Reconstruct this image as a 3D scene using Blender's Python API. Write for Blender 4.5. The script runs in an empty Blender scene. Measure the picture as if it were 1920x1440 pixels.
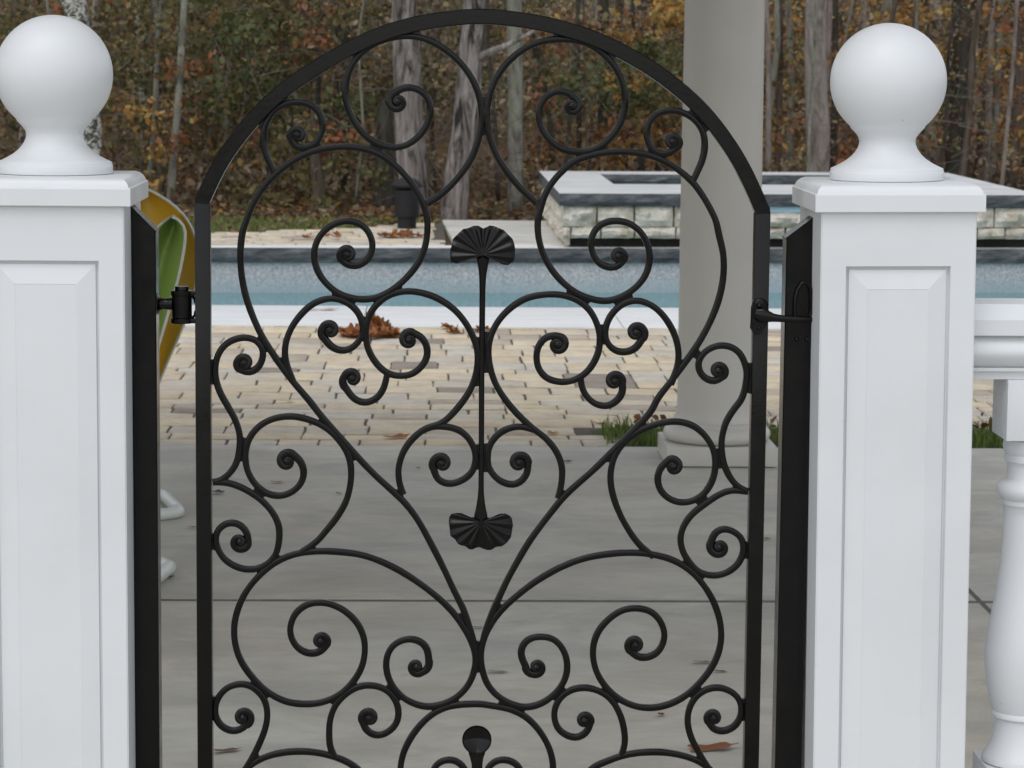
import bpy, bmesh, math, random
import numpy as np
from mathutils import Vector, Matrix

random.seed(7)
rng = np.random.default_rng(11)
C = bpy.context.scene.collection
SC = bpy.context.scene

# ------------------------------------------------------------------ camera, sky, sun, exposure
cam_d = bpy.data.cameras.new("camera")
cam = bpy.data.objects.new("camera", cam_d)
C.objects.link(cam)
cam_d.sensor_width = 36.0
cam_d.lens = 93.75
cam_d.clip_end = 2000.0
cam_d.dof.use_dof = True
cam_d.dof.focus_distance = 4.95
cam_d.dof.aperture_fstop = 19.0
rot = Matrix(((0.99946649, -0.00523185, -0.03223922), (-0.03133903, 0.12436439, -0.99174158), (0.00919806, 0.99222282, 0.12413408)))
cam.matrix_world = Matrix.Translation((0, 0, 1.6)) @ rot.to_4x4()
SC.camera = cam

SUN_EL, SUN_AZ = math.radians(60), math.radians(205)      # azimuth clockwise from +Y: behind the camera, a little left
world = bpy.data.worlds.new("World")
SC.world = world
world.use_nodes = True
wn = world.node_tree
wn.nodes.clear()
w_out = wn.nodes.new("ShaderNodeOutputWorld")
w_bg = wn.nodes.new("ShaderNodeBackground")
w_hs = wn.nodes.new("ShaderNodeHueSaturation")
w_sky = wn.nodes.new("ShaderNodeTexSky")
w_sky.sky_type = 'NISHITA'
w_sky.sun_disc = False
w_sky.sun_elevation = SUN_EL
w_sky.sun_rotation = SUN_AZ
w_sky.air_density = 1.0
w_sky.dust_density = 1.0
w_hs.inputs['Saturation'].default_value = 0.25           # a white overcast sky
w_bg.inputs['Strength'].default_value = 0.15
wn.links.new(w_sky.outputs[0], w_hs.inputs['Color'])
wn.links.new(w_hs.outputs[0], w_bg.inputs['Color'])
wn.links.new(w_bg.outputs[0], w_out.inputs['Surface'])

sun_d = bpy.data.lights.new("sun", 'SUN')
sun_d.energy = 0.4
sun_d.angle = math.radians(35)
sun_d.color = (1.0, 0.985, 0.96)
sun = bpy.data.objects.new("sun", sun_d)
C.objects.link(sun)
sd = Vector((math.sin(SUN_AZ) * math.cos(SUN_EL), math.cos(SUN_AZ) * math.cos(SUN_EL), math.sin(SUN_EL)))
sun.rotation_euler = sd.to_track_quat('Z', 'Y').to_euler()

SC.view_settings.view_transform = 'Standard'
SC.view_settings.look = 'None'
SC.view_settings.exposure = 0.55
SC.view_settings.gamma = 1.0
SC.view_settings.use_curve_mapping = False

# ------------------------------------------------------------------ helpers
def link(o, parent=None):
    C.objects.link(o)
    if parent is not None:
        o.parent = parent
    return o

def empty(name, loc=(0, 0, 0)):
    o = bpy.data.objects.new(name, None)
    o.empty_display_size = 0.1
    o.location = loc
    return link(o)

def tag(o, label=None, cat=None, group=None, kind=None):
    if label: o['label'] = label
    if cat: o['category'] = cat
    if group: o['group'] = group
    if kind: o['kind'] = kind
    return o

class MB:
    """collects polygons, builds one mesh object; parents sit at loc `org`"""
    def __init__(self): self.v, self.f, self.mi = [], [], []
    def add(self, vs, fs, mi=0):
        n = len(self.v)
        self.v += [tuple(p) for p in vs]
        self.f += [tuple(i + n for i in f) for f in fs]
        self.mi += [mi] * len(fs)
        return self
    def box(self, a, b, mi=0, ch=0.0):
        (x0, y0, z0), (x1, y1, z1) = a, b
        if ch <= 0:
            vs = [(x, y, z) for z in (z0, z1) for y in (y0, y1) for x in (x0, x1)]
            fs = [(0, 2, 3, 1), (4, 5, 7, 6), (0, 1, 5, 4), (1, 3, 7, 5), (3, 2, 6, 7), (2, 0, 4, 6)]
            return self.add(vs, fs, mi)
        bm = bmesh.new()
        vs = [bm.verts.new((x, y, z)) for z in (z0, z1) for y in (y0, y1) for x in (x0, x1)]
        for f in [(0, 2, 3, 1), (4, 5, 7, 6), (0, 1, 5, 4), (1, 3, 7, 5), (3, 2, 6, 7), (2, 0, 4, 6)]:
            bm.faces.new([vs[i] for i in f])
        bmesh.ops.bevel(bm, geom=bm.edges[:], offset=ch, segments=2, affect='EDGES', profile=0.6)
        bm.verts.index_update()
        self.add([v.co[:] for v in bm.verts], [[v.index for v in f.verts] for f in bm.faces], mi)
        bm.free()
        return self
    def build(self, name, mats, parent=None, smooth=None, org=None):
        me = bpy.data.meshes.new(name)
        vs = self.v
        if org is not None:
            vs = [(p[0] - org[0], p[1] - org[1], p[2] - org[2]) for p in vs]
        me.from_pydata(vs, [], self.f)
        for m in (mats if isinstance(mats, (list, tuple)) else [mats]): me.materials.append(m)
        if any(self.mi): me.polygons.foreach_set('material_index', self.mi)
        if smooth is not None:
            me.polygons.foreach_set('use_smooth', [True] * len(me.polygons))
            if smooth < 180: me.set_sharp_from_angle(angle=math.radians(smooth))
        me.update()
        o = bpy.data.objects.new(name, me)
        link(o, parent)
        if org is not None and parent is None: o.location = org
        return o

def lathe(mb, prof, cx, cy, n=48, mi=0):
    """prof: list of (radius, z)"""
    vs, fs = [], []
    for r, z in prof:
        for k in range(n):
            a = 2 * math.pi * k / n
            vs.append((cx + r * math.cos(a), cy + r * math.sin(a), z))
    m = len(prof)
    for i in range(m - 1):
        for k in range(n):
            k2 = (k + 1) % n
            fs.append((i * n + k, i * n + k2, (i + 1) * n + k2, (i + 1) * n + k))
    fs.append(tuple(range(n - 1, -1, -1)))
    fs.append(tuple((m - 1) * n + k for k in range(n)))
    mb.add(vs, fs, mi)

def sweep_plane(mb, path, sec, y0, scale=None, dy=None, sy=None, mi=0):
    """path: Nx2 (x,z) in the gate plane; sec: list of (a,b), a across the bar in the plane, b along Y"""
    P = np.asarray(path, float)
    t = np.gradient(P, axis=0)
    t /= np.linalg.norm(t, axis=1)[:, None] + 1e-12
    nrm = np.c_[-t[:, 1], t[:, 0]]
    n, m = len(P), len(sec)
    scale = np.ones(n) if scale is None else scale
    dy = np.zeros(n) if dy is None else dy
    sy = np.ones(n) if sy is None else sy
    vs, fs = [], []
    for i in range(n):
        for a, b in sec:
            vs.append((P[i, 0] + nrm[i, 0] * a * scale[i], y0 + b * sy[i] + dy[i], P[i, 1] + nrm[i, 1] * a * scale[i]))
    for i in range(n - 1):
        for k in range(m):
            k2 = (k + 1) % m
            fs.append((i * m + k, i * m + k2, (i + 1) * m + k2, (i + 1) * m + k))
    fs.append(tuple(range(m - 1, -1, -1)))
    fs.append(tuple((n - 1) * m + k for k in range(m)))
    mb.add(vs, fs, mi)

def tube(mb, pts, rads, n=8, mi=0, cap=True, jit=0.0):
    P = [Vector(p) for p in pts]
    vs, fs = [], []
    up = Vector((0.13, 0.31, 0.94))
    for i, p in enumerate(P):
        d = (P[min(i + 1, len(P) - 1)] - P[max(i - 1, 0)]).normalized()
        ref = up if abs(d.dot(up)) < 0.9 else Vector((1, 0.1, 0))
        a = d.cross(ref).normalized(); b = d.cross(a)
        for k in range(n):
            th = 2 * math.pi * k / n
            r = rads[i] * (1 + jit * random.uniform(-1, 1))
            vs.append(p + a * (r * math.cos(th)) + b * (r * math.sin(th)))
    for i in range(len(P) - 1):
        for k in range(n):
            k2 = (k + 1) % n
            fs.append((i * n + k, i * n + k2, (i + 1) * n + k2, (i + 1) * n + k))
    if cap:
        fs.append(tuple(range(n - 1, -1, -1)))
        fs.append(tuple((len(P) - 1) * n + k for k in range(n)))
    mb.add(vs, fs, mi)

# ------------------------------------------------------------------ materials
def mat(name, rough=0.6, spec=0.5):
    m = bpy.data.materials.new(name)
    m.use_nodes = True
    nt = m.node_tree
    b = nt.nodes['Principled BSDF']
    b.inputs['Roughness'].default_value = rough
    b.inputs['Specular IOR Level'].default_value = spec
    return m, nt, b

def N(nt, typ, **kw):
    n = nt.nodes.new(typ)
    for k, v in kw.items():
        if k in n.inputs: n.inputs[k].default_value = v
        else: setattr(n, k, v)
    return n

def coords(nt, scale=(1, 1, 1), kind='Object'):
    tc = nt.nodes.new('ShaderNodeTexCoord')
    mp = nt.nodes.new('ShaderNodeMapping')
    mp.inputs['Scale'].default_value = scale
    nt.links.new(tc.outputs[kind], mp.inputs['Vector'])
    return mp.outputs['Vector']

def world_coords(nt, scale=(1, 1, 1)):
    g = nt.nodes.new('ShaderNodeNewGeometry')
    mp = nt.nodes.new('ShaderNodeMapping')
    mp.inputs['Scale'].default_value = scale
    nt.links.new(g.outputs['Position'], mp.inputs['Vector'])
    return mp.outputs['Vector']

def noise(nt, vec, scale, detail=4, rough=0.55, dist=0.0):
    n = nt.nodes.new('ShaderNodeTexNoise')
    n.inputs['Scale'].default_value = scale
    n.inputs['Detail'].default_value = detail
    n.inputs['Roughness'].default_value = rough
    n.inputs['Distortion'].default_value = dist
    nt.links.new(vec, n.inputs['Vector'])
    return n.outputs['Fac']

def ramp(nt, fac, stops, interp='LINEAR'):
    r = nt.nodes.new('ShaderNodeValToRGB')
    r.color_ramp.interpolation = interp
    el = r.color_ramp.elements
    while len(el) < len(stops): el.new(0.5)
    for e, (p, c) in zip(el, stops):
        e.position = p
        e.color = (*c, 1) if len(c) == 3 else c
    nt.links.new(fac, r.inputs['Fac'])
    return r.outputs['Color']

def mixc(nt, fac, a, b, mode='MIX'):
    m = nt.nodes.new('ShaderNodeMix')
    m.data_type = 'RGBA'
    m.blend_type = mode
    for s, v in ((m.inputs[0], fac), (m.inputs[6], a), (m.inputs[7], b)):
        if isinstance(v, (int, float)): s.default_value = v
        elif isinstance(v, tuple): s.default_value = (*v, 1) if len(v) == 3 else v
        else: nt.links.new(v, s)
    return m.outputs[2]

def bump(nt, b, h, strength=0.3, dist=0.01, normal=None):
    n = nt.nodes.new('ShaderNodeBump')
    n.inputs['Strength'].default_value = strength
    n.inputs['Distance'].default_value = dist
    nt.links.new(h, n.inputs['Height'])
    if normal is not None: nt.links.new(normal, n.inputs['Normal'])
    nt.links.new(n.outputs[0], b.inputs['Normal'])
    return n.outputs[0]

g2 = lambda v: (v, v, v)

def m_white(name='white_paint', base=(0.70, 0.715, 0.725), warm=False):
    m, nt, b = mat(name, 0.42, 0.4)
    v = world_coords(nt)
    n1 = noise(nt, v, 3.5, 5, 0.6)
    n2 = noise(nt, v, 420, 2, 0.5)
    vs = world_coords(nt, (2.0, 2.0, 90.0))
    n3 = noise(nt, vs, 3.0, 3, 0.6)
    c = ramp(nt, n1, [(0.30, tuple(x * 0.95 for x in base)), (0.55, base), (0.8, tuple(min(1, x * 1.02) for x in base))])
    c = mixc(nt, 0.02, c, ramp(nt, n3, [(0.35, g2(0.55)), (0.65, g2(0.95))]), 'MULTIPLY')
    spots = noise(nt, v, 55, 2, 0.5)
    c = mixc(nt, ramp(nt, spots, [(0.775, g2(0)), (0.80, g2(0.5))]), c, (0.33, 0.31, 0.28))
    nt.links.new(c, b.inputs['Base Color'])
    nb = bump(nt, b, n2, 0.05, 0.001)
    bump(nt, b, n3, 0.05, 0.0012, nb)
    return m

def m_iron():
    m, nt, b = mat('black_iron', 0.25, 0.24)
    v = world_coords(nt)
    n1 = noise(nt, v, 120, 4, 0.6)
    n2 = noise(nt, v, 26, 3, 0.6)
    c = ramp(nt, n2, [(0.3, (0.0024, 0.0021, 0.0022)), (0.7, (0.0046, 0.0040, 0.0037))])
    dust = noise(nt, v, 300, 2, 0.5)
    c = mixc(nt, ramp(nt, dust, [(0.70, g2(0)), (0.78, g2(0.08))]), c, (0.10, 0.08, 0.06))
    nt.links.new(c, b.inputs['Base Color'])
    nt.links.new(ramp(nt, n2, [(0.25, g2(0.12)), (0.75, g2(0.27))]), b.inputs['Roughness'])
    bump(nt, b, n1, 0.12, 0.0012)
    return m

def m_concrete(name, base, streak=0.28, dark=0.80):
    m, nt, b = mat(name, 0.8, 0.25)
    v = world_coords(nt)
    vs = world_coords(nt, (0.75, 1.15, 1.0))
    vs2 = world_coords(nt, (1.0, 2.2, 1.0))
    n1 = noise(nt, vs, 2.6, 7, 0.66, 0.6)
    n2 = noise(nt, vs2, 5.0, 6, 0.7, 1.2)
    n3 = noise(nt, v, 190, 3, 0.6)
    n4 = noise(nt, v, 1.1, 4, 0.6)
    c = ramp(nt, n1, [(0.30, tuple(x * dark for x in base)), (0.46, tuple(x * 0.95 for x in base)), (0.60, tuple(x * 1.12 for x in base)), (0.70, tuple(x * 1.22 for x in base))])
    tint = ramp(nt, n4, [(0.35, (1.0, 0.94, 0.88)), (0.65, (0.95, 0.98, 0.98))])
    c = mixc(nt, 0.7, c, tint, 'MULTIPLY')
    c = mixc(nt, streak, c, ramp(nt, n2, [(0.30, g2(0.62)), (0.5, g2(0.98)), (0.72, g2(1.15))]), 'MULTIPLY')
    c = mixc(nt, 0.25, c, ramp(nt, n3, [(0.3, g2(0.7)), (0.7, g2(1.1))]), 'MULTIPLY')
    st = noise(nt, world_coords(nt, (1, 1.6, 1)), 7.0, 3, 0.5)
    c = mixc(nt, ramp(nt, st, [(0.70, g2(0)), (0.80, g2(0.35))]), c, (0.13, 0.10, 0.075))
    nt.links.new(c, b.inputs['Base Color'])
    nt.links.new(ramp(nt, n1, [(0.3, g2(0.62)), (0.7, g2(0.85))]), b.inputs['Roughness'])
    bump(nt, b, n2, 0.25, 0.004)
    return m

PAVE_STOPS = [(0.0, (0.63, 0.53, 0.385)), (0.15, (0.58, 0.515, 0.42)), (0.30, (0.67, 0.57, 0.43)), (0.46, (0.59, 0.545, 0.46)),
              (0.60, (0.69, 0.59, 0.42)), (0.72, (0.46, 0.395, 0.315)), (0.78, (0.63, 0.55, 0.43)), (0.90, (0.52, 0.445, 0.35)), (0.96, (0.32, 0.27, 0.23))]
def m_paver(name, island):
    m, nt, b = mat(name, 0.85, 0.2)
    if island:
        g = nt.nodes.new('ShaderNodeNewGeometry'); r = g.outputs['Random Per Island']
    else:
        g = nt.nodes.new('ShaderNodeObjectInfo'); r = g.outputs['Random']
    c = ramp(nt, r, PAVE_STOPS, 'CONSTANT')
    v = world_coords(nt)
    n1 = noise(nt, v, 9, 5, 0.65)
    n2 = noise(nt, v, 160, 3, 0.6)
    c = mixc(nt, 0.8, c, ramp(nt, n1, [(0.30, (0.74, 0.72, 0.70)), (0.55, g2(1.0)), (0.75, (1.10, 1.08, 1.04))]), 'MULTIPLY')
    c = mixc(nt, 0.4, c, ramp(nt, n2, [(0.3, g2(0.75)), (0.7, g2(1.1))]), 'MULTIPLY')
    nt.links.new(c, b.inputs['Base Color'])
    bump(nt, b, noise(nt, v, 55, 4, 0.6), 0.3, 0.004)
    return m

def m_simple(name, stops, scale, rough=0.8, bstr=0.3, bdist=0.005, spec=0.3, stretch=(1, 1, 1), detail=5):
    m, nt, b = mat(name, rough, spec)
    v = world_coords(nt, stretch)
    n1 = noise(nt, v, scale, detail, 0.62)
    nt.links.new(ramp(nt, n1, stops), b.inputs['Base Color'])
    bump(nt, b, noise(nt, v, scale * 3, 5, 0.6), bstr, bdist)
    return m

def m_tint(name, rough=0.75, trans=0.25):
    """leaves: colour of each leaf comes from its own pigment attribute"""
    m, nt, b = mat(name, rough, 0.25)
    a = nt.nodes.new('ShaderNodeAttribute'); a.attribute_name = 'pigment'
    nt.links.new(a.outputs['Color'], b.inputs['Base Color'])
    tr = nt.nodes.new('ShaderNodeBsdfTranslucent')
    nt.links.new(a.outputs['Color'], tr.inputs['Color'])
    mx = nt.nodes.new('ShaderNodeMixShader'); mx.inputs[0].default_value = trans
    out = nt.nodes['Material Output']
    nt.links.new(b.outputs[0], mx.inputs[1]); nt.links.new(tr.outputs[0], mx.inputs[2])
    nt.links.new(mx.outputs[0], out.inputs['Surface'])
    return m

def m_bark(name, lo, mid, hi, scale=7, zst=0.16, moss=None, bd=0.03):
    m, nt, b = mat(name, 0.9, 0.15)
    v = world_coords(nt, (1, 1, zst))
    n1 = noise(nt, v, scale, 7, 0.7, 0.8)
    n2 = noise(nt, v, scale * 4, 5, 0.65)
    c = ramp(nt, n1, [(0.38, lo), (0.50, mid), (0.66, hi)])
    c = mixc(nt, 0.6, c, ramp(nt, n2, [(0.3, g2(0.55)), (0.6, g2(1.05))]), 'MULTIPLY')
    if moss:
        n3 = noise(nt, world_coords(nt), 3.5, 5, 0.6)
        c = mixc(nt, ramp(nt, n3, [(0.45, g2(0)), (0.62, g2(0.75))]), c, moss)
    nt.links.new(c, b.inputs['Base Color'])
    bump(nt, b, n1, 0.8, bd)
    return m

WHITE = m_white()
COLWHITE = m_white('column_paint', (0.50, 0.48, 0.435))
IRON = m_iron()
SLAB = m_concrete('patio_concrete', (0.47, 0.452, 0.402))
SLABEDGE = m_concrete('lit_edge_concrete', (0.50, 0.485, 0.445), 0.25, 0.85)  # paler tone paints in the stronger light beyond the roof shade
WALK = m_concrete('pale_flagstone', (0.60, 0.59, 0.55), 0.15, 0.85)
PAVER = m_paver('tumbled_paver', False)
PAVERI = m_paver('tumbled_paver_far', True)
SAND = m_simple('joint_sand', [(0.3, (0.05, 0.042, 0.031)), (0.7, (0.13, 0.108, 0.08))], 40)
JOINT = m_simple('joint_dark', [(0.3, (0.05, 0.045, 0.04)), (0.7, (0.11, 0.10, 0.09))], 30)
SEAL = m_simple('joint_sealant', [(0.3, (0.10, 0.095, 0.085)), (0.7, (0.16, 0.15, 0.135))], 30)
COPTOP = m_simple('honed_coping', [(0.25, (0.60, 0.60, 0.585)), (0.5, (0.72, 0.72, 0.70)), (0.75, (0.78, 0.78, 0.76))], 3, 0.6, 0.2, 0.003, 0.4, (0.6, 3, 1))
SPATOP = m_simple('flamed_spa_slab', [(0.25, (0.44, 0.44, 0.43)), (0.5, (0.58, 0.58, 0.565)), (0.75, (0.68, 0.68, 0.665))], 2.2, 0.65, 0.3, 0.004, 0.35, (0.6, 1.5, 1))
ROCKFACE = m_simple('rock_pitched_bluestone', [(0.3, (0.045, 0.048, 0.052)), (0.55, (0.10, 0.105, 0.11)), (0.75, (0.20, 0.205, 0.21))], 9, 0.75, 0.9, 0.02, 0.3, (0.6, 1, 1.6))
VENEER = m_simple('cream_limestone', [(0.25, (0.33, 0.27, 0.18)), (0.42, (0.58, 0.52, 0.41)), (0.60, (0.78, 0.73, 0.64)), (0.8, (0.60, 0.49, 0.35))], 7, 0.85, 1.0, 0.05)
MORTAR = m_simple('grey_mortar', [(0.3, (0.12, 0.12, 0.105)), (0.7, (0.25, 0.24, 0.21))], 30)
DARKSTONE = m_simple('near_black_stone', [(0.3, (0.012, 0.011, 0.010)), (0.7, (0.03, 0.027, 0.024))], 12)  # near-black colour for the set-back base under the veneer
SOIL = m_simple('forest_soil', [(0.25, (0.045, 0.03, 0.018)), (0.5, (0.10, 0.062, 0.035)), (0.75, (0.17, 0.09, 0.04))], 5, 0.95, 0.8, 0.05, 0.1, (1, 1, 1), 8)
TURF = m_simple('turf_soil', [(0.3, (0.035, 0.05, 0.015)), (0.7, (0.07, 0.09, 0.03))], 12, 0.95)
LEAF = m_tint('woodland_leaf')
DRYLEAF = m_tint('dry_leaf', 0.6, 0.12)
GRASS = m_tint('grass_blade', 0.6, 0.3)
TWIG = m_simple('twig_bark', [(0.3, (0.07, 0.058, 0.047)), (0.7, (0.20, 0.17, 0.145))], 1.5, 0.9)
LAMP = m_simple('lamp_black', [(0.3, (0.007, 0.007, 0.008)), (0.7, (0.013, 0.013, 0.015))], 20, 0.5, 0.1, 0.002, 0.3)
BARKG = m_bark('grey_shaggy_bark', (0.035, 0.03, 0.028), (0.24, 0.21, 0.19), (0.40, 0.365, 0.34), 11, 0.17, None, 0.10)
BARKS = m_bark('smooth_grey_bark', (0.15, 0.125, 0.105), (0.25, 0.215, 0.19), (0.32, 0.285, 0.25), 7, 0.35, None, 0.02)
BARKL = m_bark('lichen_bark', (0.08, 0.076, 0.063), (0.21, 0.20, 0.165), (0.34, 0.325, 0.275), 9, 0.4, (0.20, 0.215, 0.16), 0.03)
BARKD = m_bark('dark_bark', (0.025, 0.021, 0.018), (0.055, 0.046, 0.038), (0.09, 0.078, 0.065), 7, 0.2, (0.055, 0.062, 0.045), 0.03)
BARKB = m_bark('brown_bark', (0.05, 0.036, 0.027), (0.10, 0.078, 0.06), (0.15, 0.12, 0.095), 8, 0.2, None, 0.03)

def m_birch():
    m, nt, b = mat('birch_bark', 0.7, 0.3)
    v = world_coords(nt, (1, 1, 1.3))
    n1 = noise(nt, v, 15, 5, 0.7, 1.0)
    c = ramp(nt, n1, [(0.44, (0.035, 0.036, 0.032)), (0.50, (0.20, 0.20, 0.175)), (0.56, (0.52, 0.51, 0.45)), (0.75, (0.66, 0.65, 0.58))])
    nt.links.new(c, b.inputs['Base Color'])
    bump(nt, b, n1, 0.4, 0.01)
    return m
BIRCH = m_birch()

def m_plaster():
    m, nt, b = mat('pool_plaster', 0.7, 0.3)
    v = world_coords(nt)
    n1 = noise(nt, v, 45, 4, 0.7)
    n2 = noise(nt, world_coords(nt, (9, 9, 0.8)), 6, 3, 0.6)
    n3 = noise(nt, v, 1.3, 4, 0.6)
    c = ramp(nt, n1, [(0.30, (0.27, 0.275, 0.28)), (0.5, (0.46, 0.465, 0.47)), (0.7, (0.64, 0.64, 0.64))])
    c = mixc(nt, 0.35, c, ramp(nt, n2, [(0.3, g2(0.7)), (0.7, g2(1.1))]), 'MULTIPLY')
    c = mixc(nt, 0.4, c, ramp(nt, n3, [(0.3, (0.85, 0.9, 0.95)), (0.7, (1.05, 1.02, 1.0))]), 'MULTIPLY')
    # plaster colour turns pale blue below about z = -0.20
    g = nt.nodes.new('ShaderNodeNewGeometry'); sp = nt.nodes.new('ShaderNodeSeparateXYZ')
    nt.links.new(g.outputs['Position'], sp.inputs[0])
    wob = nt.nodes.new('ShaderNodeMath'); wob.operation = 'MULTIPLY_ADD'
    nt.links.new(n3, wob.inputs[0]); wob.inputs[1].default_value = 0.04; nt.links.new(sp.outputs['Z'], wob.inputs[2])
    mr = nt.nodes.new('ShaderNodeMapRange')
    mr.inputs['From Min'].default_value = -0.31; mr.inputs['From Max'].default_value = -0.20
    mr.inputs['To Min'].default_value = 0.65; mr.inputs['To Max'].default_value = 0.0
    nt.links.new(wob.outputs[0], mr.inputs['Value'])
    c = mixc(nt, mr.outputs[0], c, (0.31, 0.40, 0.43))
    nt.links.new(c, b.inputs['Base Color'])
    return m
PLASTER = m_plaster()

def m_water():
    m, nt, b = mat('pool_water', 0.06, 0.5)
    b.inputs['IOR'].default_value = 1.333
    v = world_coords(nt, (1.0, 0.6, 1))
    n1 = noise(nt, v, 1.4, 3, 0.5)
    c = ramp(nt, n1, [(0.3, (0.075, 0.235, 0.265)), (0.7, (0.11, 0.285, 0.315))])
    nt.links.new(c, b.inputs['Base Color'])
    bump(nt, b, noise(nt, v, 7, 3, 0.5), 0.12, 0.02)
    return m
WATER = m_water()

def m_plastic(name, c0, rough=0.35):
    m, nt, b = mat(name, rough, 0.5)
    v = world_coords(nt)
    n1 = noise(nt, v, 6, 4, 0.6)
    nt.links.new(ramp(nt, n1, [(0.3, tuple(x * 0.85 for x in c0)), (0.7, c0)]), b.inputs['Base Color'])
    bump(nt, b, noise(nt, v, 90, 3, 0.5), 0.06, 0.002)
    return m
GREENP = m_plastic('green_plastic', (0.29, 0.42, 0.10))
YELLOWP = m_plastic('yellow_plastic', (0.60, 0.35, 0.025))
RIMP = m_plastic('white_plastic', (0.62, 0.64, 0.60), 0.3)

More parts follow.
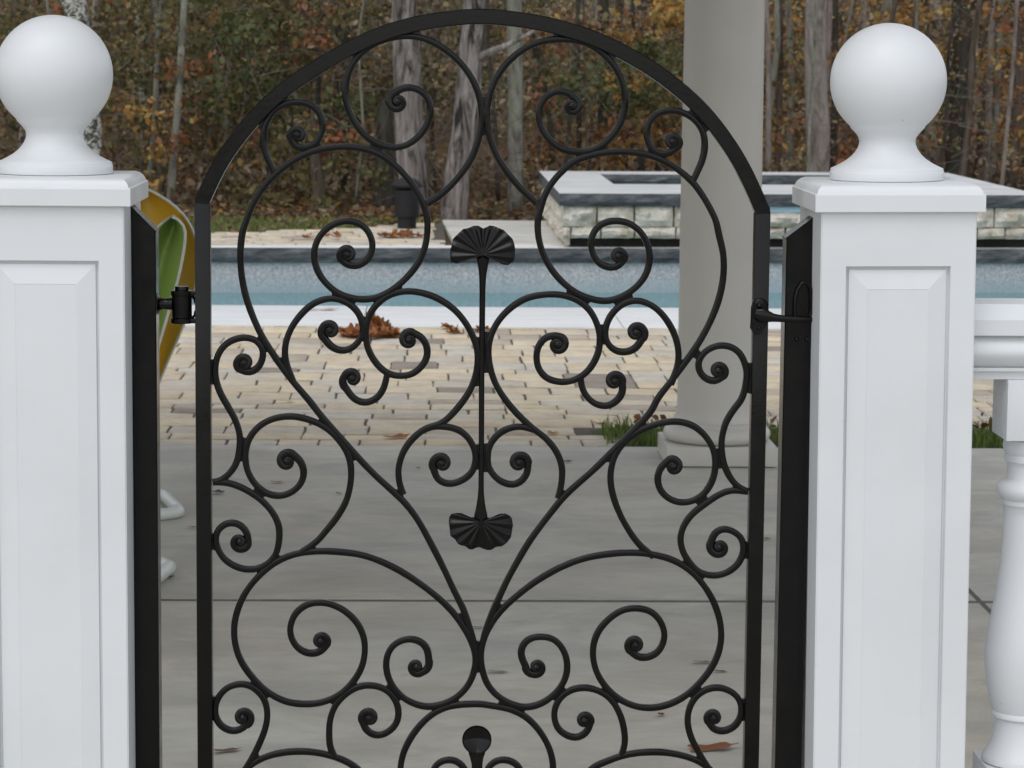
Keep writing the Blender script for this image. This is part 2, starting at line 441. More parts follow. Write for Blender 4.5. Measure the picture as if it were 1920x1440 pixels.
SCROLLS = [
    ((-542,15051), None, "-633,15191 -577,15230 -520,15266 -459,15293 -393,15309 -327,15313 -260,15304 -196,15284 -136,15254 -81,15216 -34,15168 3,15113 30,15052 47,14987 54,14920 52,14853 41,14787 23,14721 -1,14658 -30,14597 -65,14539 -105,14485 -151,14434 -200,14388 -253,14345 -310,14308 -370,14277 -433,14253 -499,14237 -566,14228 -634,14227 -702,14234 -768,14247 -833,14266 -896,14290 -957,14320 -1015,14354 -1071,14393 -1124,14435 -1173,14482 -1218,14531 -1261,14584 -1300,14639 -1336,14696 -1368,14755 -1398,14816 -1424,14878 -1447,14941 -1467,15006 -1481,15072 -1490,15138 -1494,15206 -1493,15273 -1487,15340 -1476,15407 -1461,15472 -1442,15537 -1419,15601 -1392,15662 -1361,15722 -1325,15780 -1285,15834 -1242,15886 -1195,15935 -1145,15981 -1092,16023 -1036,16061 -978,16094 -917,16124 -854,16150 -790,16172 -725,16191 -659,16206 -593,16219 -526,16229 -458,16235 -391,16239 -323,16238 -256,16234 -189,16224 -123,16211 -58,16193 6,16171 69,16146 130,16117 189,16085 247,16050 304,16013 359,15973 412,15932 464,15889 515,15845 563,15798 610,15749 655,15698 697,15646 737,15591 774,15535 809,15477 841,15418 871,15357 897,15295 920,15231 940,15166 957,15101 971,15035 982,14968 989,14901 993,14833 994,14766 990,14698 983,14630 972,14564 958,14497 943,14431 925,14365 907,14300 886,14235 864,14171 838,14108 809,14047 777,13987 742,13928 704,13871 665,13815 625,13761 583,13707 539,13654 494,13603 448,13553 400,13504 351,13457 300,13411 247,13369 192,13329 135,13290 78,13253 21,13215 5,13204"),
    ((-1447,12264), None, "-1547,12163 -1497,12118 -1440,12084 -1376,12067 -1309,12064 -1243,12077 -1181,12103 -1125,12141 -1078,12189 -1041,12246 -1013,12308 -997,12373 -993,12441 -1000,12508 -1018,12574 -1044,12636 -1078,12694 -1121,12746 -1172,12791 -1229,12826 -1291,12853 -1356,12872 -1423,12880 -1491,12878 -1558,12867 -1623,12848 -1686,12822 -1746,12791 -1803,12753 -1855,12709 -1903,12661 -1945,12607 -1982,12549 -2011,12488 -2033,12423 -2048,12357 -2055,12289 -2055,12221 -2048,12153 -2034,12086 -2015,12021 -1989,11958 -1958,11897 -1922,11839 -1881,11785 -1836,11733 -1788,11685 -1737,11640 -1682,11599 -1625,11563 -1564,11532 -1501,11506 -1436,11485 -1370,11468 -1303,11455 -1235,11447 -1167,11444 -1099,11447 -1031,11454 -964,11467 -898,11486 -834,11510 -772,11538 -711,11571 -653,11607 -597,11646 -542,11687 -489,11731 -437,11777 -388,11824 -341,11874 -295,11925 -252,11978 -211,12033 -173,12090 -138,12149 -107,12210 -79,12273 -56,12337 -35,12403 -19,12469 -6,12536 3,12604 9,12672 12,12741 13,12809 11,12877 4,12945 -7,13012 -24,13078 -45,13143 -71,13206 -99,13268 -129,13329 -161,13389 -196,13448 -233,13505 -272,13560 -314,13614 -356,13667 -401,13718 -447,13769 -494,13817 -544,13863 -595,13908 -647,13951 -701,13992 -757,14031 -814,14067 -874,14099 -935,14127 -999,14152 -1063,14172 -1129,14189 -1195,14203 -1262,14213 -1330,14222 -1397,14227 -1465,14230 -1533,14230 -1601,14228 -1669,14223 -1736,14216 -1804,14206 -1871,14195 -1937,14181 -2003,14165 -2069,14146 -2133,14124 -2196,14099 -2258,14071 -2319,14040 -2378,14006 -2436,13971 -2493,13933 -2549,13895 -2604,13854 -2658,13812 -2710,13769 -2761,13723 -2810,13676 -2857,13627 -2903,13576 -2947,13524 -2989,13470 -3029,13414 -3067,13358 -3102,13299 -3135,13239 -3166,13179 -3196,13117 -3224,13055 -3248,12991 -3271,12926 -3294,12862 -3318,12798 -3341,12734 -3360,12668 -3373,12601 -3383,12533 -3390,12465 -3396,12397 -3400,12329 -3403,12261 -3403,12192 -3401,12124 -3398,12055 -3393,11987 -3386,11919 -3378,11851 -3367,11783 -3356,11716 -3343,11649 -3329,11582 -3313,11515 -3295,11449 -3275,11383 -3254,11318 -3232,11254 -3208,11189 -3183,11125 -3158,11062 -3131,10999 -3104,10936 -3075,10874 -3044,10812 -3012,10751 -2979,10692 -2944,10632 -2908,10574 -2872,10516 -2834,10459 -2796,10401 -2758,10344 -2719,10288 -2680,10231 -2640,10175 -2600,10119 -2560,10064 -2518,10009 -2476,9954 -2433,9900 -2390,9847 -2345,9795 -2300,9743 -2255,9691 -2210,9638 -2166,9586 -2122,9532 -2080,9478 -2038,9423 -1996,9368 -1953,9314 -1909,9261 -1864,9209 -1818,9157 -1772,9105 -1726,9054 -1680,9002 -1634,8950 -1589,8899 -1543,8846 -1498,8794 -1452,8742 -1407,8689 -1361,8637 -1315,8585 -1269,8534 -1222,8482 -1175,8432 -1128,8381 -1080,8331 -1032,8281 -983,8231 -934,8182 -883,8134 -833,8087 -781,8041 -730,7994 -678,7947 -627,7900 -575,7854 -524,7807 -473,7759 -424,7710 -376,7659 -331,7606 -287,7552 -244,7496 -204,7440 -164,7382 -126,7323 -90,7263 -55,7202 -21,7141 12,7079 45,7017 78,6955 111,6893 144,6831 176,6769 209,6706 241,6643 273,6581 304,6518 335,6454 366,6391 396,6327 426,6263 456,6199 485,6135 515,6071 545,6007 576,5944 608,5881 640,5818 672,5755 703,5691 730,5626 756,5559 779,5492 801,5425 823,5357 844,5290 866,5222 886,5154 905,5085 922,5016 937,4947 950,4877 962,4806 964,4796"),
    ((-1934,5051), (-144,4566), "-1836,4968 -1880,4914 -1931,4868 -1990,4835 -2056,4818 -2125,4816 -2192,4828 -2257,4852 -2316,4887 -2369,4932 -2413,4985 -2449,5045 -2477,5109 -2494,5177 -2502,5247 -2497,5317 -2483,5386 -2461,5453 -2432,5517 -2394,5576 -2348,5628 -2295,5673 -2237,5711 -2175,5741 -2109,5761 -2041,5774 -1972,5778 -1903,5775 -1834,5766 -1767,5751 -1701,5730 -1637,5703 -1575,5672 -1515,5636 -1458,5595 -1404,5551 -1353,5503 -1306,5451 -1263,5396 -1225,5336 -1193,5274 -1165,5209 -1143,5142 -1127,5073 -1118,5003 -1113,4932 -1114,4861 -1119,4790 -1129,4720 -1143,4650 -1163,4582 -1188,4516 -1219,4452 -1253,4390 -1291,4330 -1332,4273 -1375,4217 -1422,4165 -1473,4116 -1526,4070 -1583,4029 -1643,3992 -1705,3959 -1768,3930 -1833,3905 -1900,3885 -1968,3869 -2037,3858 -2106,3852 -2176,3848 -2245,3848 -2315,3850 -2384,3856 -2453,3866 -2521,3880 -2588,3899 -2654,3923 -2717,3951 -2779,3983 -2839,4019 -2897,4058 -2953,4101 -3006,4146 -3058,4194 -3107,4244 -3155,4295 -3201,4348 -3246,4403 -3288,4459 -3328,4517 -3366,4576 -3401,4637 -3432,4700 -3460,4765 -3483,4832 -3502,4900 -3518,4969 -3530,5039 -3538,5109 -3542,5180 -3542,5251 -3539,5321 -3531,5392 -3520,5462 -3505,5531 -3486,5599 -3465,5667 -3440,5733 -3413,5798 -3383,5862 -3350,5924 -3314,5985 -3276,6043 -3235,6100 -3191,6155 -3145,6208 -3098,6260 -3048,6310 -2998,6358 -2946,6405 -2893,6450 -2837,6492 -2779,6531 -2719,6567 -2658,6599 -2595,6627 -2530,6653 -2464,6675 -2398,6694 -2330,6709 -2262,6722 -2194,6731 -2125,6738 -2056,6744 -1987,6748 -1917,6750 -1848,6750 -1779,6748 -1710,6745 -1641,6741 -1572,6735 -1503,6729 -1434,6722 -1365,6713 -1297,6703 -1229,6690 -1161,6675 -1094,6657 -1028,6637 -962,6614 -897,6590 -833,6564 -769,6536 -706,6507 -643,6477 -581,6445 -520,6412 -459,6378 -399,6343 -339,6306 -280,6269 -222,6230 -164,6191 -107,6151 -50,6110 6,6069 62,6026 117,5983 171,5938 225,5893 278,5847 330,5800 381,5751 430,5701 479,5650 525,5597 569,5542 611,5485 652,5427 691,5368 728,5308 764,5247 799,5185 831,5122 861,5058 889,4992 913,4925 932,4857 946,4788 953,4717 953,4646 945,4575 932,4505 914,4437 892,4370 864,4304 832,4241 795,4181 753,4125 705,4073 654,4025 599,3980 542,3940 482,3905 419,3875 353,3850 286,3830 218,3815 149,3805 80,3802 10,3806 -59,3818 -126,3836 -192,3860 -256,3888 -317,3922 -375,3961 -430,4006 -481,4054 -528,4107 -572,4163 -610,4222 -643,4285 -670,4351 -691,4418 -705,4488 -714,4558 -715,4629 -708,4700 -693,4769 -669,4835 -635,4897 -593,4952 -541,4998 -482,5034 -419,5061 -352,5080 -283,5087 -215,5083 -148,5067 -85,5038 -29,4998 17,4946 47,4885 64,4816 74,4746 79,4706"),
    ((-2355,14436), None, "-2474,14373 -2446,14312 -2409,14259 -2356,14225 -2292,14211 -2225,14213 -2159,14227 -2097,14252 -2042,14290 -1995,14339 -1958,14395 -1931,14457 -1912,14522 -1904,14589 -1907,14656 -1920,14722 -1942,14785 -1973,14845 -2013,14898 -2063,14943 -2120,14977 -2182,15003 -2247,15021 -2314,15030 -2382,15032 -2449,15027 -2516,15014 -2581,14995 -2644,14969 -2703,14936 -2756,14895 -2804,14847 -2846,14793 -2882,14736 -2913,14675 -2938,14612 -2957,14547 -2970,14480 -2978,14413 -2980,14345 -2977,14277 -2967,14210 -2954,14144 -2934,14079 -2910,14016 -2881,13955 -2853,13893 -2826,13831 -2801,13767 -2794,13749"),
    (None, (-1765,10868), "-2444,9920 -2470,9984 -2496,10048 -2522,10112 -2545,10177 -2565,10243 -2579,10311 -2589,10379 -2593,10448 -2591,10517 -2583,10586 -2569,10653 -2551,10720 -2528,10785 -2501,10849 -2471,10911 -2437,10971 -2399,11028 -2358,11084 -2314,11137 -2268,11189 -2220,11238 -2169,11284 -2115,11326 -2057,11364 -1996,11395 -1933,11420 -1867,11439 -1800,11451 -1732,11455 -1664,11449 -1597,11435 -1533,11413 -1470,11385 -1411,11351 -1356,11311 -1307,11264 -1264,11211 -1228,11153 -1200,11090 -1179,11025 -1167,10958 -1164,10889 -1174,10822 -1195,10757 -1226,10695 -1264,10639 -1311,10589 -1366,10548 -1427,10519 -1492,10502 -1560,10500 -1626,10513 -1688,10539 -1745,10576 -1793,10623 -1837,10676 -1867,10715"),
    ((-314,10704), None, "-231,10825 -169,10796 -111,10762 -62,10716 -24,10660 3,10597 18,10531 22,10462 13,10395 -9,10330 -41,10270 -82,10215 -129,10164 -181,10119 -238,10082 -301,10056 -368,10041 -436,10034 -504,10034 -572,10041 -639,10057 -702,10083 -761,10118 -815,10160 -865,10207 -910,10259 -952,10314 -989,10371 -1022,10432 -1051,10495 -1074,10559 -1091,10626 -1102,10694 -1108,10763 -1110,10832 -1106,10900 -1097,10969 -1082,11036 -1061,11102 -1035,11165 -1004,11226 -966,11284 -923,11337 -875,11386 -824,11431 -768,11472 -710,11507 -648,11536 -583,11559 -517,11576 -450,11588 -382,11595 -313,11597 -245,11594 -177,11586 -109,11574 -43,11559 23,11540 88,11518 152,11493 214,11464 275,11432 334,11397 391,11359 446,11318 500,11275 550,11228 598,11178 642,11126 684,11071 724,11015 761,10957 795,10897 827,10836 857,10773 884,10709 908,10645 928,10579 942,10511 950,10442 952,10373 950,10304 944,10235 935,10166 922,10098 906,10031 887,9964 864,9899 839,9834 810,9771 777,9710 741,9651 702,9594 662,9538 619,9483 576,9429 531,9376 484,9325 436,9275 385,9228 330,9186 271,9152 207,9126 141,9106 76,9086 12,9060 -48,9026 -104,8986 -158,8942 -208,8895 -256,8845 -301,8792 -342,8736 -379,8677 -411,8615 -439,8551 -461,8485 -479,8418 -492,8349 -500,8280 -501,8210 -496,8141 -487,8071 -471,8003 -451,7937 -427,7871 -410,7823"),
    (None, (298,8410), "-94,9004 -30,9032 34,9059 99,9082 167,9094 236,9098 305,9096 374,9090 443,9080 510,9064 576,9042 637,9011 695,8972 747,8925 793,8873 832,8816 865,8754 892,8689 912,8623 923,8554 923,8484 915,8414 899,8346 874,8281 837,8223 790,8172 736,8129 676,8093 614,8064 548,8041 480,8029 412,8030 345,8045 283,8074 232,8118 195,8175 170,8240 149,8307"),
    (None, (-1358,9984), "-714,10074 -727,10005 -741,9936 -758,9869 -781,9803 -812,9741 -850,9683 -896,9632 -951,9591 -1013,9561 -1078,9542 -1146,9538 -1213,9551 -1275,9578 -1331,9617 -1379,9666 -1421,9722 -1461,9779 -1472,9795"),
    ((-3337,10255), None, "-3428,10145 -3365,10119 -3301,10099 -3236,10097 -3172,10116 -3115,10152 -3069,10201 -3035,10260 -3011,10324 -2997,10391 -2997,10459 -3012,10525 -3042,10585 -3085,10637 -3138,10677 -3200,10704 -3266,10719 -3333,10723 -3401,10718 -3468,10704 -3533,10682 -3594,10653 -3652,10616 -3704,10571 -3749,10519 -3786,10461 -3817,10400 -3840,10335 -3856,10267 -3866,10199 -3871,10130 -3870,10061 -3863,9992 -3852,9924 -3836,9857 -3816,9791 -3791,9727 -3763,9664 -3731,9603 -3697,9543 -3662,9483 -3628,9423 -3594,9363 -3560,9303 -3528,9242 -3501,9178 -3476,9114 -3455,9048 -3438,8980 -3427,8912 -3422,8843 -3424,8773 -3428,8704 -3435,8634 -3445,8565 -3459,8497 -3479,8430 -3506,8366 -3540,8305 -3580,8249 -3625,8196 -3675,8147 -3730,8106 -3790,8074 -3856,8053 -3923,8037"),
    ((-2555,8441), None, "-2445,8557 -2392,8514 -2342,8467 -2301,8413 -2272,8351 -2255,8284 -2250,8215 -2257,8147 -2277,8081 -2308,8019 -2349,7963 -2398,7914 -2452,7872 -2512,7838 -2576,7812 -2643,7796 -2711,7789 -2779,7792 -2846,7805 -2911,7827 -2972,7858 -3029,7897 -3082,7942 -3130,7991 -3173,8045 -3211,8103 -3244,8163 -3272,8227 -3293,8293 -3309,8361 -3319,8429 -3324,8499 -3323,8569 -3316,8638 -3303,8706 -3283,8773 -3257,8837 -3224,8898 -3185,8956 -3141,9009 -3093,9058 -3040,9103 -2983,9142 -2922,9175 -2860,9204 -2795,9227 -2729,9245 -2661,9257 -2593,9266 -2524,9269 -2456,9269 -2387,9263 -2319,9252 -2252,9237 -2186,9219 -2121,9197 -2057,9173 -1993,9146 -1932,9115 -1873,9080 -1816,9041 -1762,8998 -1711,8952 -1662,8903 -1616,8851 -1572,8798 -1531,8742 -1493,8684 -1459,8623 -1431,8560 -1409,8494 -1392,8426 -1381,8358 -1375,8288 -1373,8218 -1374,8148 -1379,8079 -1388,8009 -1399,7940 -1414,7871 -1431,7804 -1452,7737 -1477,7671 -1506,7608 -1539,7546 -1575,7486 -1612,7426 -1651,7368 -1692,7312 -1735,7256 -1779,7202 -1823,7148 -1867,7093 -1911,7039 -1957,6986 -2006,6937 -2059,6891 -2114,6849 -2172,6809 -2229,6770 -2287,6731 -2303,6720"),
    (None, (-3431,6921), "-3923,8037 -3854,8038 -3785,8037 -3716,8032 -3648,8023 -3581,8008 -3515,7987 -3451,7962 -3388,7934 -3326,7903 -3266,7869 -3207,7833 -3149,7794 -3093,7753 -3040,7710 -2988,7663 -2939,7614 -2893,7562 -2850,7507 -2811,7449 -2776,7389 -2747,7326 -2723,7260 -2708,7192 -2701,7122 -2699,7052 -2703,6981 -2710,6911 -2722,6842 -2739,6773 -2763,6707 -2796,6646 -2838,6590 -2886,6540 -2941,6496 -3000,6460 -3064,6433 -3130,6415 -3199,6405 -3268,6403 -3337,6407 -3404,6420 -3470,6441 -3534,6468 -3595,6501 -3652,6540 -3704,6585 -3750,6637 -3789,6694 -3822,6756 -3849,6821 -3867,6888 -3875,6957 -3869,7026 -3850,7092 -3816,7152 -3769,7202 -3713,7242 -3650,7267 -3583,7276 -3516,7268 -3452,7245 -3395,7208 -3347,7159 -3311,7101 -3288,7036 -3279,6967 -3276,6907"),
    ((-3384,3592), None, "-3336,3437 -3389,3392 -3448,3357 -3514,3338 -3582,3335 -3649,3349 -3712,3377 -3769,3416 -3818,3465 -3857,3524 -3884,3588 -3900,3657 -3904,3727 -3897,3798 -3881,3867 -3855,3933 -3822,3996 -3781,4053 -3733,4104 -3678,4147 -3617,4181 -3552,4205 -3485,4220 -3416,4226 -3347,4220 -3280,4203 -3217,4175 -3159,4137 -3106,4092 -3059,4040 -3018,3983 -2985,3920 -2960,3854 -2944,3785 -2934,3714 -2931,3643 -2934,3572 -2943,3501 -2957,3431 -2975,3361 -2997,3293 -3022,3226 -3049,3160 -3077,3094 -3106,3029 -3137,2964 -3168,2900 -3202,2836 -3236,2774 -3273,2712 -3310,2652 -3350,2592 -3390,2533 -3431,2474 -3474,2417 -3519,2362 -3567,2310 -3619,2262 -3674,2217 -3731,2175 -3787,2132 -3820,2107"),
    ((-1027,3589), None, "-1152,3514 -1126,3448 -1096,3384 -1053,3330 -997,3289 -934,3263 -866,3253 -798,3262 -733,3285 -672,3320 -617,3363 -569,3414 -530,3473 -502,3538 -487,3607 -482,3678 -488,3749 -503,3819 -527,3886 -559,3949 -599,4008 -646,4060 -700,4105 -760,4141 -824,4169 -891,4189 -959,4201 -1029,4206 -1099,4204 -1167,4193 -1235,4175 -1300,4149 -1361,4116 -1420,4077 -1475,4033 -1527,3986 -1576,3934 -1620,3879 -1659,3820 -1691,3756 -1718,3690 -1739,3622 -1756,3552 -1767,3482 -1773,3410 -1776,3338 -1776,3266 -1775,3194 -1770,3123 -1760,3052 -1741,2983 -1713,2917 -1680,2854 -1666,2827"),
    (None, None, "-3616,2257 -3573,2315 -3530,2372 -3487,2430 -3443,2486 -3396,2539 -3346,2590 -3292,2636 -3236,2680 -3178,2720 -3118,2757 -3056,2790 -2992,2820 -2926,2845 -2859,2867 -2792,2885 -2723,2900 -2654,2913 -2585,2923 -2515,2931 -2445,2936 -2375,2939 -2305,2940 -2235,2938 -2165,2934 -2095,2927 -2025,2918 -1956,2907 -1887,2893 -1819,2877 -1751,2858 -1684,2837 -1617,2814 -1552,2788 -1488,2759 -1425,2726 -1364,2690 -1306,2651 -1251,2606 -1201,2556 -1156,2501 -1115,2442 -1078,2380 -1048,2315 -1023,2248 -1006,2178 -995,2106 -990,2034 -990,1962 -997,1890 -1011,1820 -1032,1750 -1056,1682 -1081,1615 -1106,1547 -1109,1537"),
    (None, None, "-28,1657 -77,1710 -126,1761 -176,1814 -223,1867 -267,1924 -306,1984 -340,2047 -370,2112 -397,2179 -420,2248 -437,2317 -448,2389 -451,2460 -449,2532 -442,2604 -434,2676 -424,2747 -410,2817 -392,2887 -369,2955 -342,3021 -312,3085 -278,3149 -243,3210 -205,3271 -164,3329 -122,3386 -76,3441 -29,3493 21,3543 73,3591 127,3636 185,3677 245,3714 307,3746 371,3773 438,3796 505,3814 574,3827 643,3837 713,3844 783,3848 853,3851 923,3853 993,3853 1063,3849 1133,3841 1202,3830 1272,3819 1341,3808 1410,3796 1479,3783 1548,3768 1616,3748 1682,3724 1746,3696 1809,3663 1869,3626 1927,3584 1981,3538 2032,3489 2081,3436 2127,3381 2170,3324 2211,3265 2249,3205 2284,3142 2316,3077 2345,3011 2369,2944 2389,2874 2405,2804 2416,2733 2423,2661 2425,2589 2423,2517 2415,2445 2402,2374 2386,2304 2365,2235 2340,2168 2312,2102 2279,2039 2241,1978 2200,1920 2157,1862 2114,1805 2072,1748"),
    ((2632,15003), None, "2730,15094 2682,15142 2631,15187 2576,15225 2514,15251 2448,15266 2381,15268 2315,15256 2253,15231 2197,15195 2148,15149 2106,15096 2073,15038 2049,14975 2036,14909 2031,14842 2035,14775 2045,14708 2062,14642 2087,14579 2120,14520 2159,14465 2202,14413 2250,14364 2301,14318 2355,14278 2414,14244 2477,14217 2542,14197 2609,14184 2677,14177 2745,14173 2813,14173 2881,14179 2948,14192 3013,14210 3077,14235 3137,14266 3195,14302 3249,14343 3300,14388 3348,14436 3392,14487 3432,14542 3468,14600 3500,14659 3528,14721 3551,14785 3569,14850 3584,14916 3594,14983 3600,15051 3602,15118 3599,15186 3590,15253 3578,15320 3562,15386 3542,15450 3518,15514 3491,15576 3459,15636 3423,15693 3383,15748 3340,15801 3295,15851 3247,15900 3197,15945 3144,15988 3089,16028 3031,16064 2972,16097 2910,16125 2847,16150 2782,16170 2716,16185 2649,16196 2581,16204 2513,16208 2445,16210 2378,16209 2310,16205 2242,16198 2175,16188 2109,16174 2043,16157 1978,16136 1915,16111 1853,16084 1793,16053 1734,16019 1678,15981 1624,15941 1571,15898 1521,15852 1473,15804 1428,15754 1385,15702 1345,15648 1307,15592 1272,15534 1239,15474 1210,15413 1184,15351 1160,15288 1140,15223 1122,15158 1108,15092 1097,15025 1089,14958 1085,14890 1084,14822 1086,14755 1092,14687 1100,14620 1111,14553 1125,14486 1141,14421 1160,14355 1182,14291 1207,14228 1234,14165 1264,14104 1297,14044 1331,13986 1368,13928 1406,13872 1445,13816 1486,13761 1529,13708 1572,13655 1617,13603 1663,13552 1709,13503 1758,13454 1807,13407 1858,13361 1909,13315 1960,13270 2011,13224"),
    ((4475,14368), None, "4568,14275 4516,14231 4461,14192 4399,14165 4333,14153 4266,14156 4201,14174 4143,14208 4094,14254 4055,14310 4029,14372 4013,14438 4006,14506 4009,14573 4022,14640 4044,14703 4077,14762 4119,14815 4169,14860 4227,14894 4291,14919 4357,14935 4425,14942 4493,14941 4561,14931 4627,14913 4691,14888 4752,14858 4810,14822 4865,14780 4914,14732 4958,14679 4995,14622 5025,14561 5048,14497 5063,14430 5071,14362 5072,14294 5068,14226 5058,14159 5044,14092 5026,14026 5003,13962 4976,13899 4948,13837 4920,13774 4892,13712 4873,13667"),
    ((3514,12269), None, "3609,12198 3567,12145 3519,12100 3459,12072 3393,12064 3326,12071 3261,12090 3200,12121 3147,12163 3103,12215 3067,12273 3040,12336 3023,12402 3015,12469 3016,12538 3027,12605 3048,12669 3079,12729 3120,12782 3170,12828 3228,12864 3290,12889 3356,12906 3424,12914 3492,12915 3560,12909 3627,12896 3693,12876 3754,12847 3813,12810 3866,12768 3915,12720 3958,12666 3995,12609 4027,12548 4052,12484 4071,12418 4084,12350 4092,12282 4093,12214 4087,12146 4075,12078 4058,12012 4033,11948 4002,11887 3965,11830 3923,11776 3877,11726 3827,11679 3774,11635 3718,11596 3659,11560 3599,11529 3536,11501 3472,11477 3406,11458 3338,11447 3270,11442 3201,11446 3133,11455 3066,11469 3000,11487 2934,11509 2870,11535 2808,11564 2747,11596 2689,11633 2632,11672 2578,11715 2526,11759 2475,11806 2426,11855 2380,11906 2337,11960 2296,12015 2258,12072 2222,12131 2188,12191 2158,12252 2130,12315 2106,12380 2085,12445 2068,12511 2053,12578 2042,12646 2035,12714 2031,12782 2031,12851 2034,12919 2041,12987 2056,13052 2075,13117 2094,13183 2112,13249 2133,13314 2158,13377 2187,13439 2218,13499 2254,13557 2292,13613 2334,13667 2377,13720 2423,13770 2471,13819 2519,13866 2570,13912 2623,13954 2680,13992 2739,14025 2802,14052 2866,14074 2931,14094 2997,14112 3063,14129 3130,14144 3197,14156 3264,14166 3332,14173 3400,14178 3469,14181 3537,14182 3605,14181 3674,14178 3742,14173 3810,14166 3878,14157 3945,14145 4013,14131 4079,14114 4144,14094 4208,14070 4272,14043 4334,14014 4395,13983 4455,13949 4513,13914 4571,13876 4626,13836 4681,13794 4734,13751 4786,13705 4836,13658 4884,13609 4928,13556 4970,13502 5010,13446 5049,13389 5087,13332 5123,13273 5158,13214 5192,13154 5224,13093 5255,13032 5283,12969 5307,12905 5326,12839 5341,12772 5356,12704 5372,12637 5389,12571 5407,12504 5424,12437 5438,12370 5449,12302 5456,12234 5461,12165 5463,12096 5463,12027 5461,11958 5456,11890 5449,11821 5440,11753 5428,11685 5415,11618 5399,11551 5382,11484 5363,11418 5342,11352 5320,11287 5295,11223 5270,11159 5243,11095 5215,11033 5185,10971 5154,10909 5122,10848 5089,10787 5055,10728 5020,10668 4984,10609 4947,10551 4909,10494 4870,10437 4830,10381 4791,10324 4751,10268 4711,10211 4671,10155 4631,10099 4590,10043 4549,9988 4508,9933 4465,9878 4423,9824 4380,9769 4339,9714 4300,9657 4265,9597 4235,9535 4205,9472 4171,9412 4133,9355 4089,9301 4044,9249 3997,9198 3949,9148 3902,9098 3854,9048 3806,8998 3757,8948 3709,8899 3660,8849 3612,8800 3564,8750 3516,8700 3467,8650 3419,8601 3370,8551 3322,8502 3273,8453 3223,8404 3174,8355 3124,8307 3074,8259 3023,8212 2971,8165 2919,8119 2867,8073 2815,8027 2764,7980 2713,7933 2663,7885 2614,7835 2567,7785 2521,7732 2476,7679 2433,7624 2391,7568 2349,7513 2306,7458 2264,7402 2222,7346 2180,7290 2139,7234 2098,7178 2057,7121 2017,7064 1977,7006 1938,6948 1901,6889 1865,6829 1830,6768 1795,6707 1761,6646 1727,6584 1693,6523 1660,6461 1627,6399 1594,6337 1562,6274 1531,6211 1501,6148 1471,6084 1442,6020 1414,5955 1386,5890 1358,5826 1328,5762 1300,5697 1273,5632 1247,5566 1222,5500 1198,5434 1174,5367 1151,5300 1130,5233 1111,5164 1095,5095 1081,5026 1069,4956 1057,4886"),
    (None, (3867,10861), "4521,9899 4546,9964 4572,10028 4597,10093 4619,10159 4636,10226 4648,10294 4655,10363 4657,10432 4654,10502 4646,10571 4633,10639 4616,10706 4595,10773 4570,10838 4542,10901 4510,10963 4474,11023 4436,11081 4395,11137 4351,11191 4303,11241 4252,11288 4197,11330 4138,11367 4077,11398 4012,11423 3946,11441 3878,11449 3809,11448 3742,11436 3677,11415 3615,11386 3558,11348 3506,11304 3458,11255 3415,11201 3378,11144 3347,11082 3323,11018 3306,10951 3297,10883 3298,10814 3309,10747 3334,10683 3371,10625 3418,10576 3474,10537 3537,10511 3604,10500 3672,10502 3740,10516 3803,10541 3859,10578 3904,10628 3943,10685 3975,10735"),
    ((2420,10633), None, "2481,10769 2414,10784 2347,10791 2280,10783 2217,10759 2162,10721 2116,10671 2080,10613 2054,10550 2039,10483 2034,10414 2037,10345 2047,10277 2067,10211 2097,10149 2137,10093 2185,10043 2240,10004 2302,9974 2368,9954 2436,9941 2505,9935 2573,9937 2641,9947 2707,9965 2771,9991 2832,10023 2890,10061 2943,10105 2991,10154 3034,10207 3072,10265 3106,10325 3135,10387 3159,10452 3178,10519 3190,10587 3196,10656 3197,10725 3193,10794 3184,10862 3168,10930 3148,10996 3122,11060 3093,11123 3059,11183 3021,11241 2977,11294 2928,11343 2875,11388 2819,11427 2759,11461 2696,11489 2631,11512 2565,11530 2497,11544 2429,11553 2360,11558 2292,11558 2223,11556 2154,11550 2086,11541 2018,11530 1951,11516 1885,11497 1821,11473 1759,11443 1699,11410 1642,11372 1586,11332 1533,11288 1482,11242 1434,11193 1388,11141 1346,11087 1307,11030 1272,10971 1241,10909 1213,10846 1189,10781 1170,10715 1156,10648 1147,10579 1144,10510 1145,10441 1150,10372 1160,10303 1173,10235 1189,10167 1207,10100 1229,10034 1253,9969 1280,9905 1311,9843 1345,9782 1381,9723 1420,9665 1460,9608 1502,9553 1545,9498 1590,9445 1637,9393 1684,9342 1733,9293 1783,9244 1834,9197 1885,9150 1938,9104 1992,9060 2047,9017 2103,8976 2158,8934 2212,8889 2261,8840 2308,8788 2352,8734 2392,8677 2429,8617 2460,8555 2486,8490 2507,8423 2522,8355 2530,8285 2532,8215 2529,8145 2524,8075 2514,8006 2501,7937 2485,7869 2468,7801 2458,7762"),
    (None, (1730,8430), "2055,9023 1988,9043 1922,9063 1854,9081 1786,9094 1717,9098 1648,9093 1581,9079 1515,9058 1452,9029 1393,8993 1338,8950 1289,8902 1245,8847 1209,8788 1181,8725 1162,8658 1153,8588 1150,8518 1153,8448 1163,8379 1185,8313 1218,8252 1259,8195 1307,8145 1361,8101 1421,8065 1484,8037 1551,8021 1619,8019 1686,8034 1747,8064 1799,8108 1841,8163 1872,8225 1888,8292 1895,8362 1897,8402"),
    (None, (3478,9957), "2850,10006 2860,9936 2874,9868 2896,9801 2926,9738 2964,9679 3010,9626 3062,9579 3120,9541 3184,9513 3251,9498 3320,9496 3387,9509 3450,9537 3506,9577 3555,9626 3594,9683 3621,9746 3630,9814 3626,9883 3622,9923"),
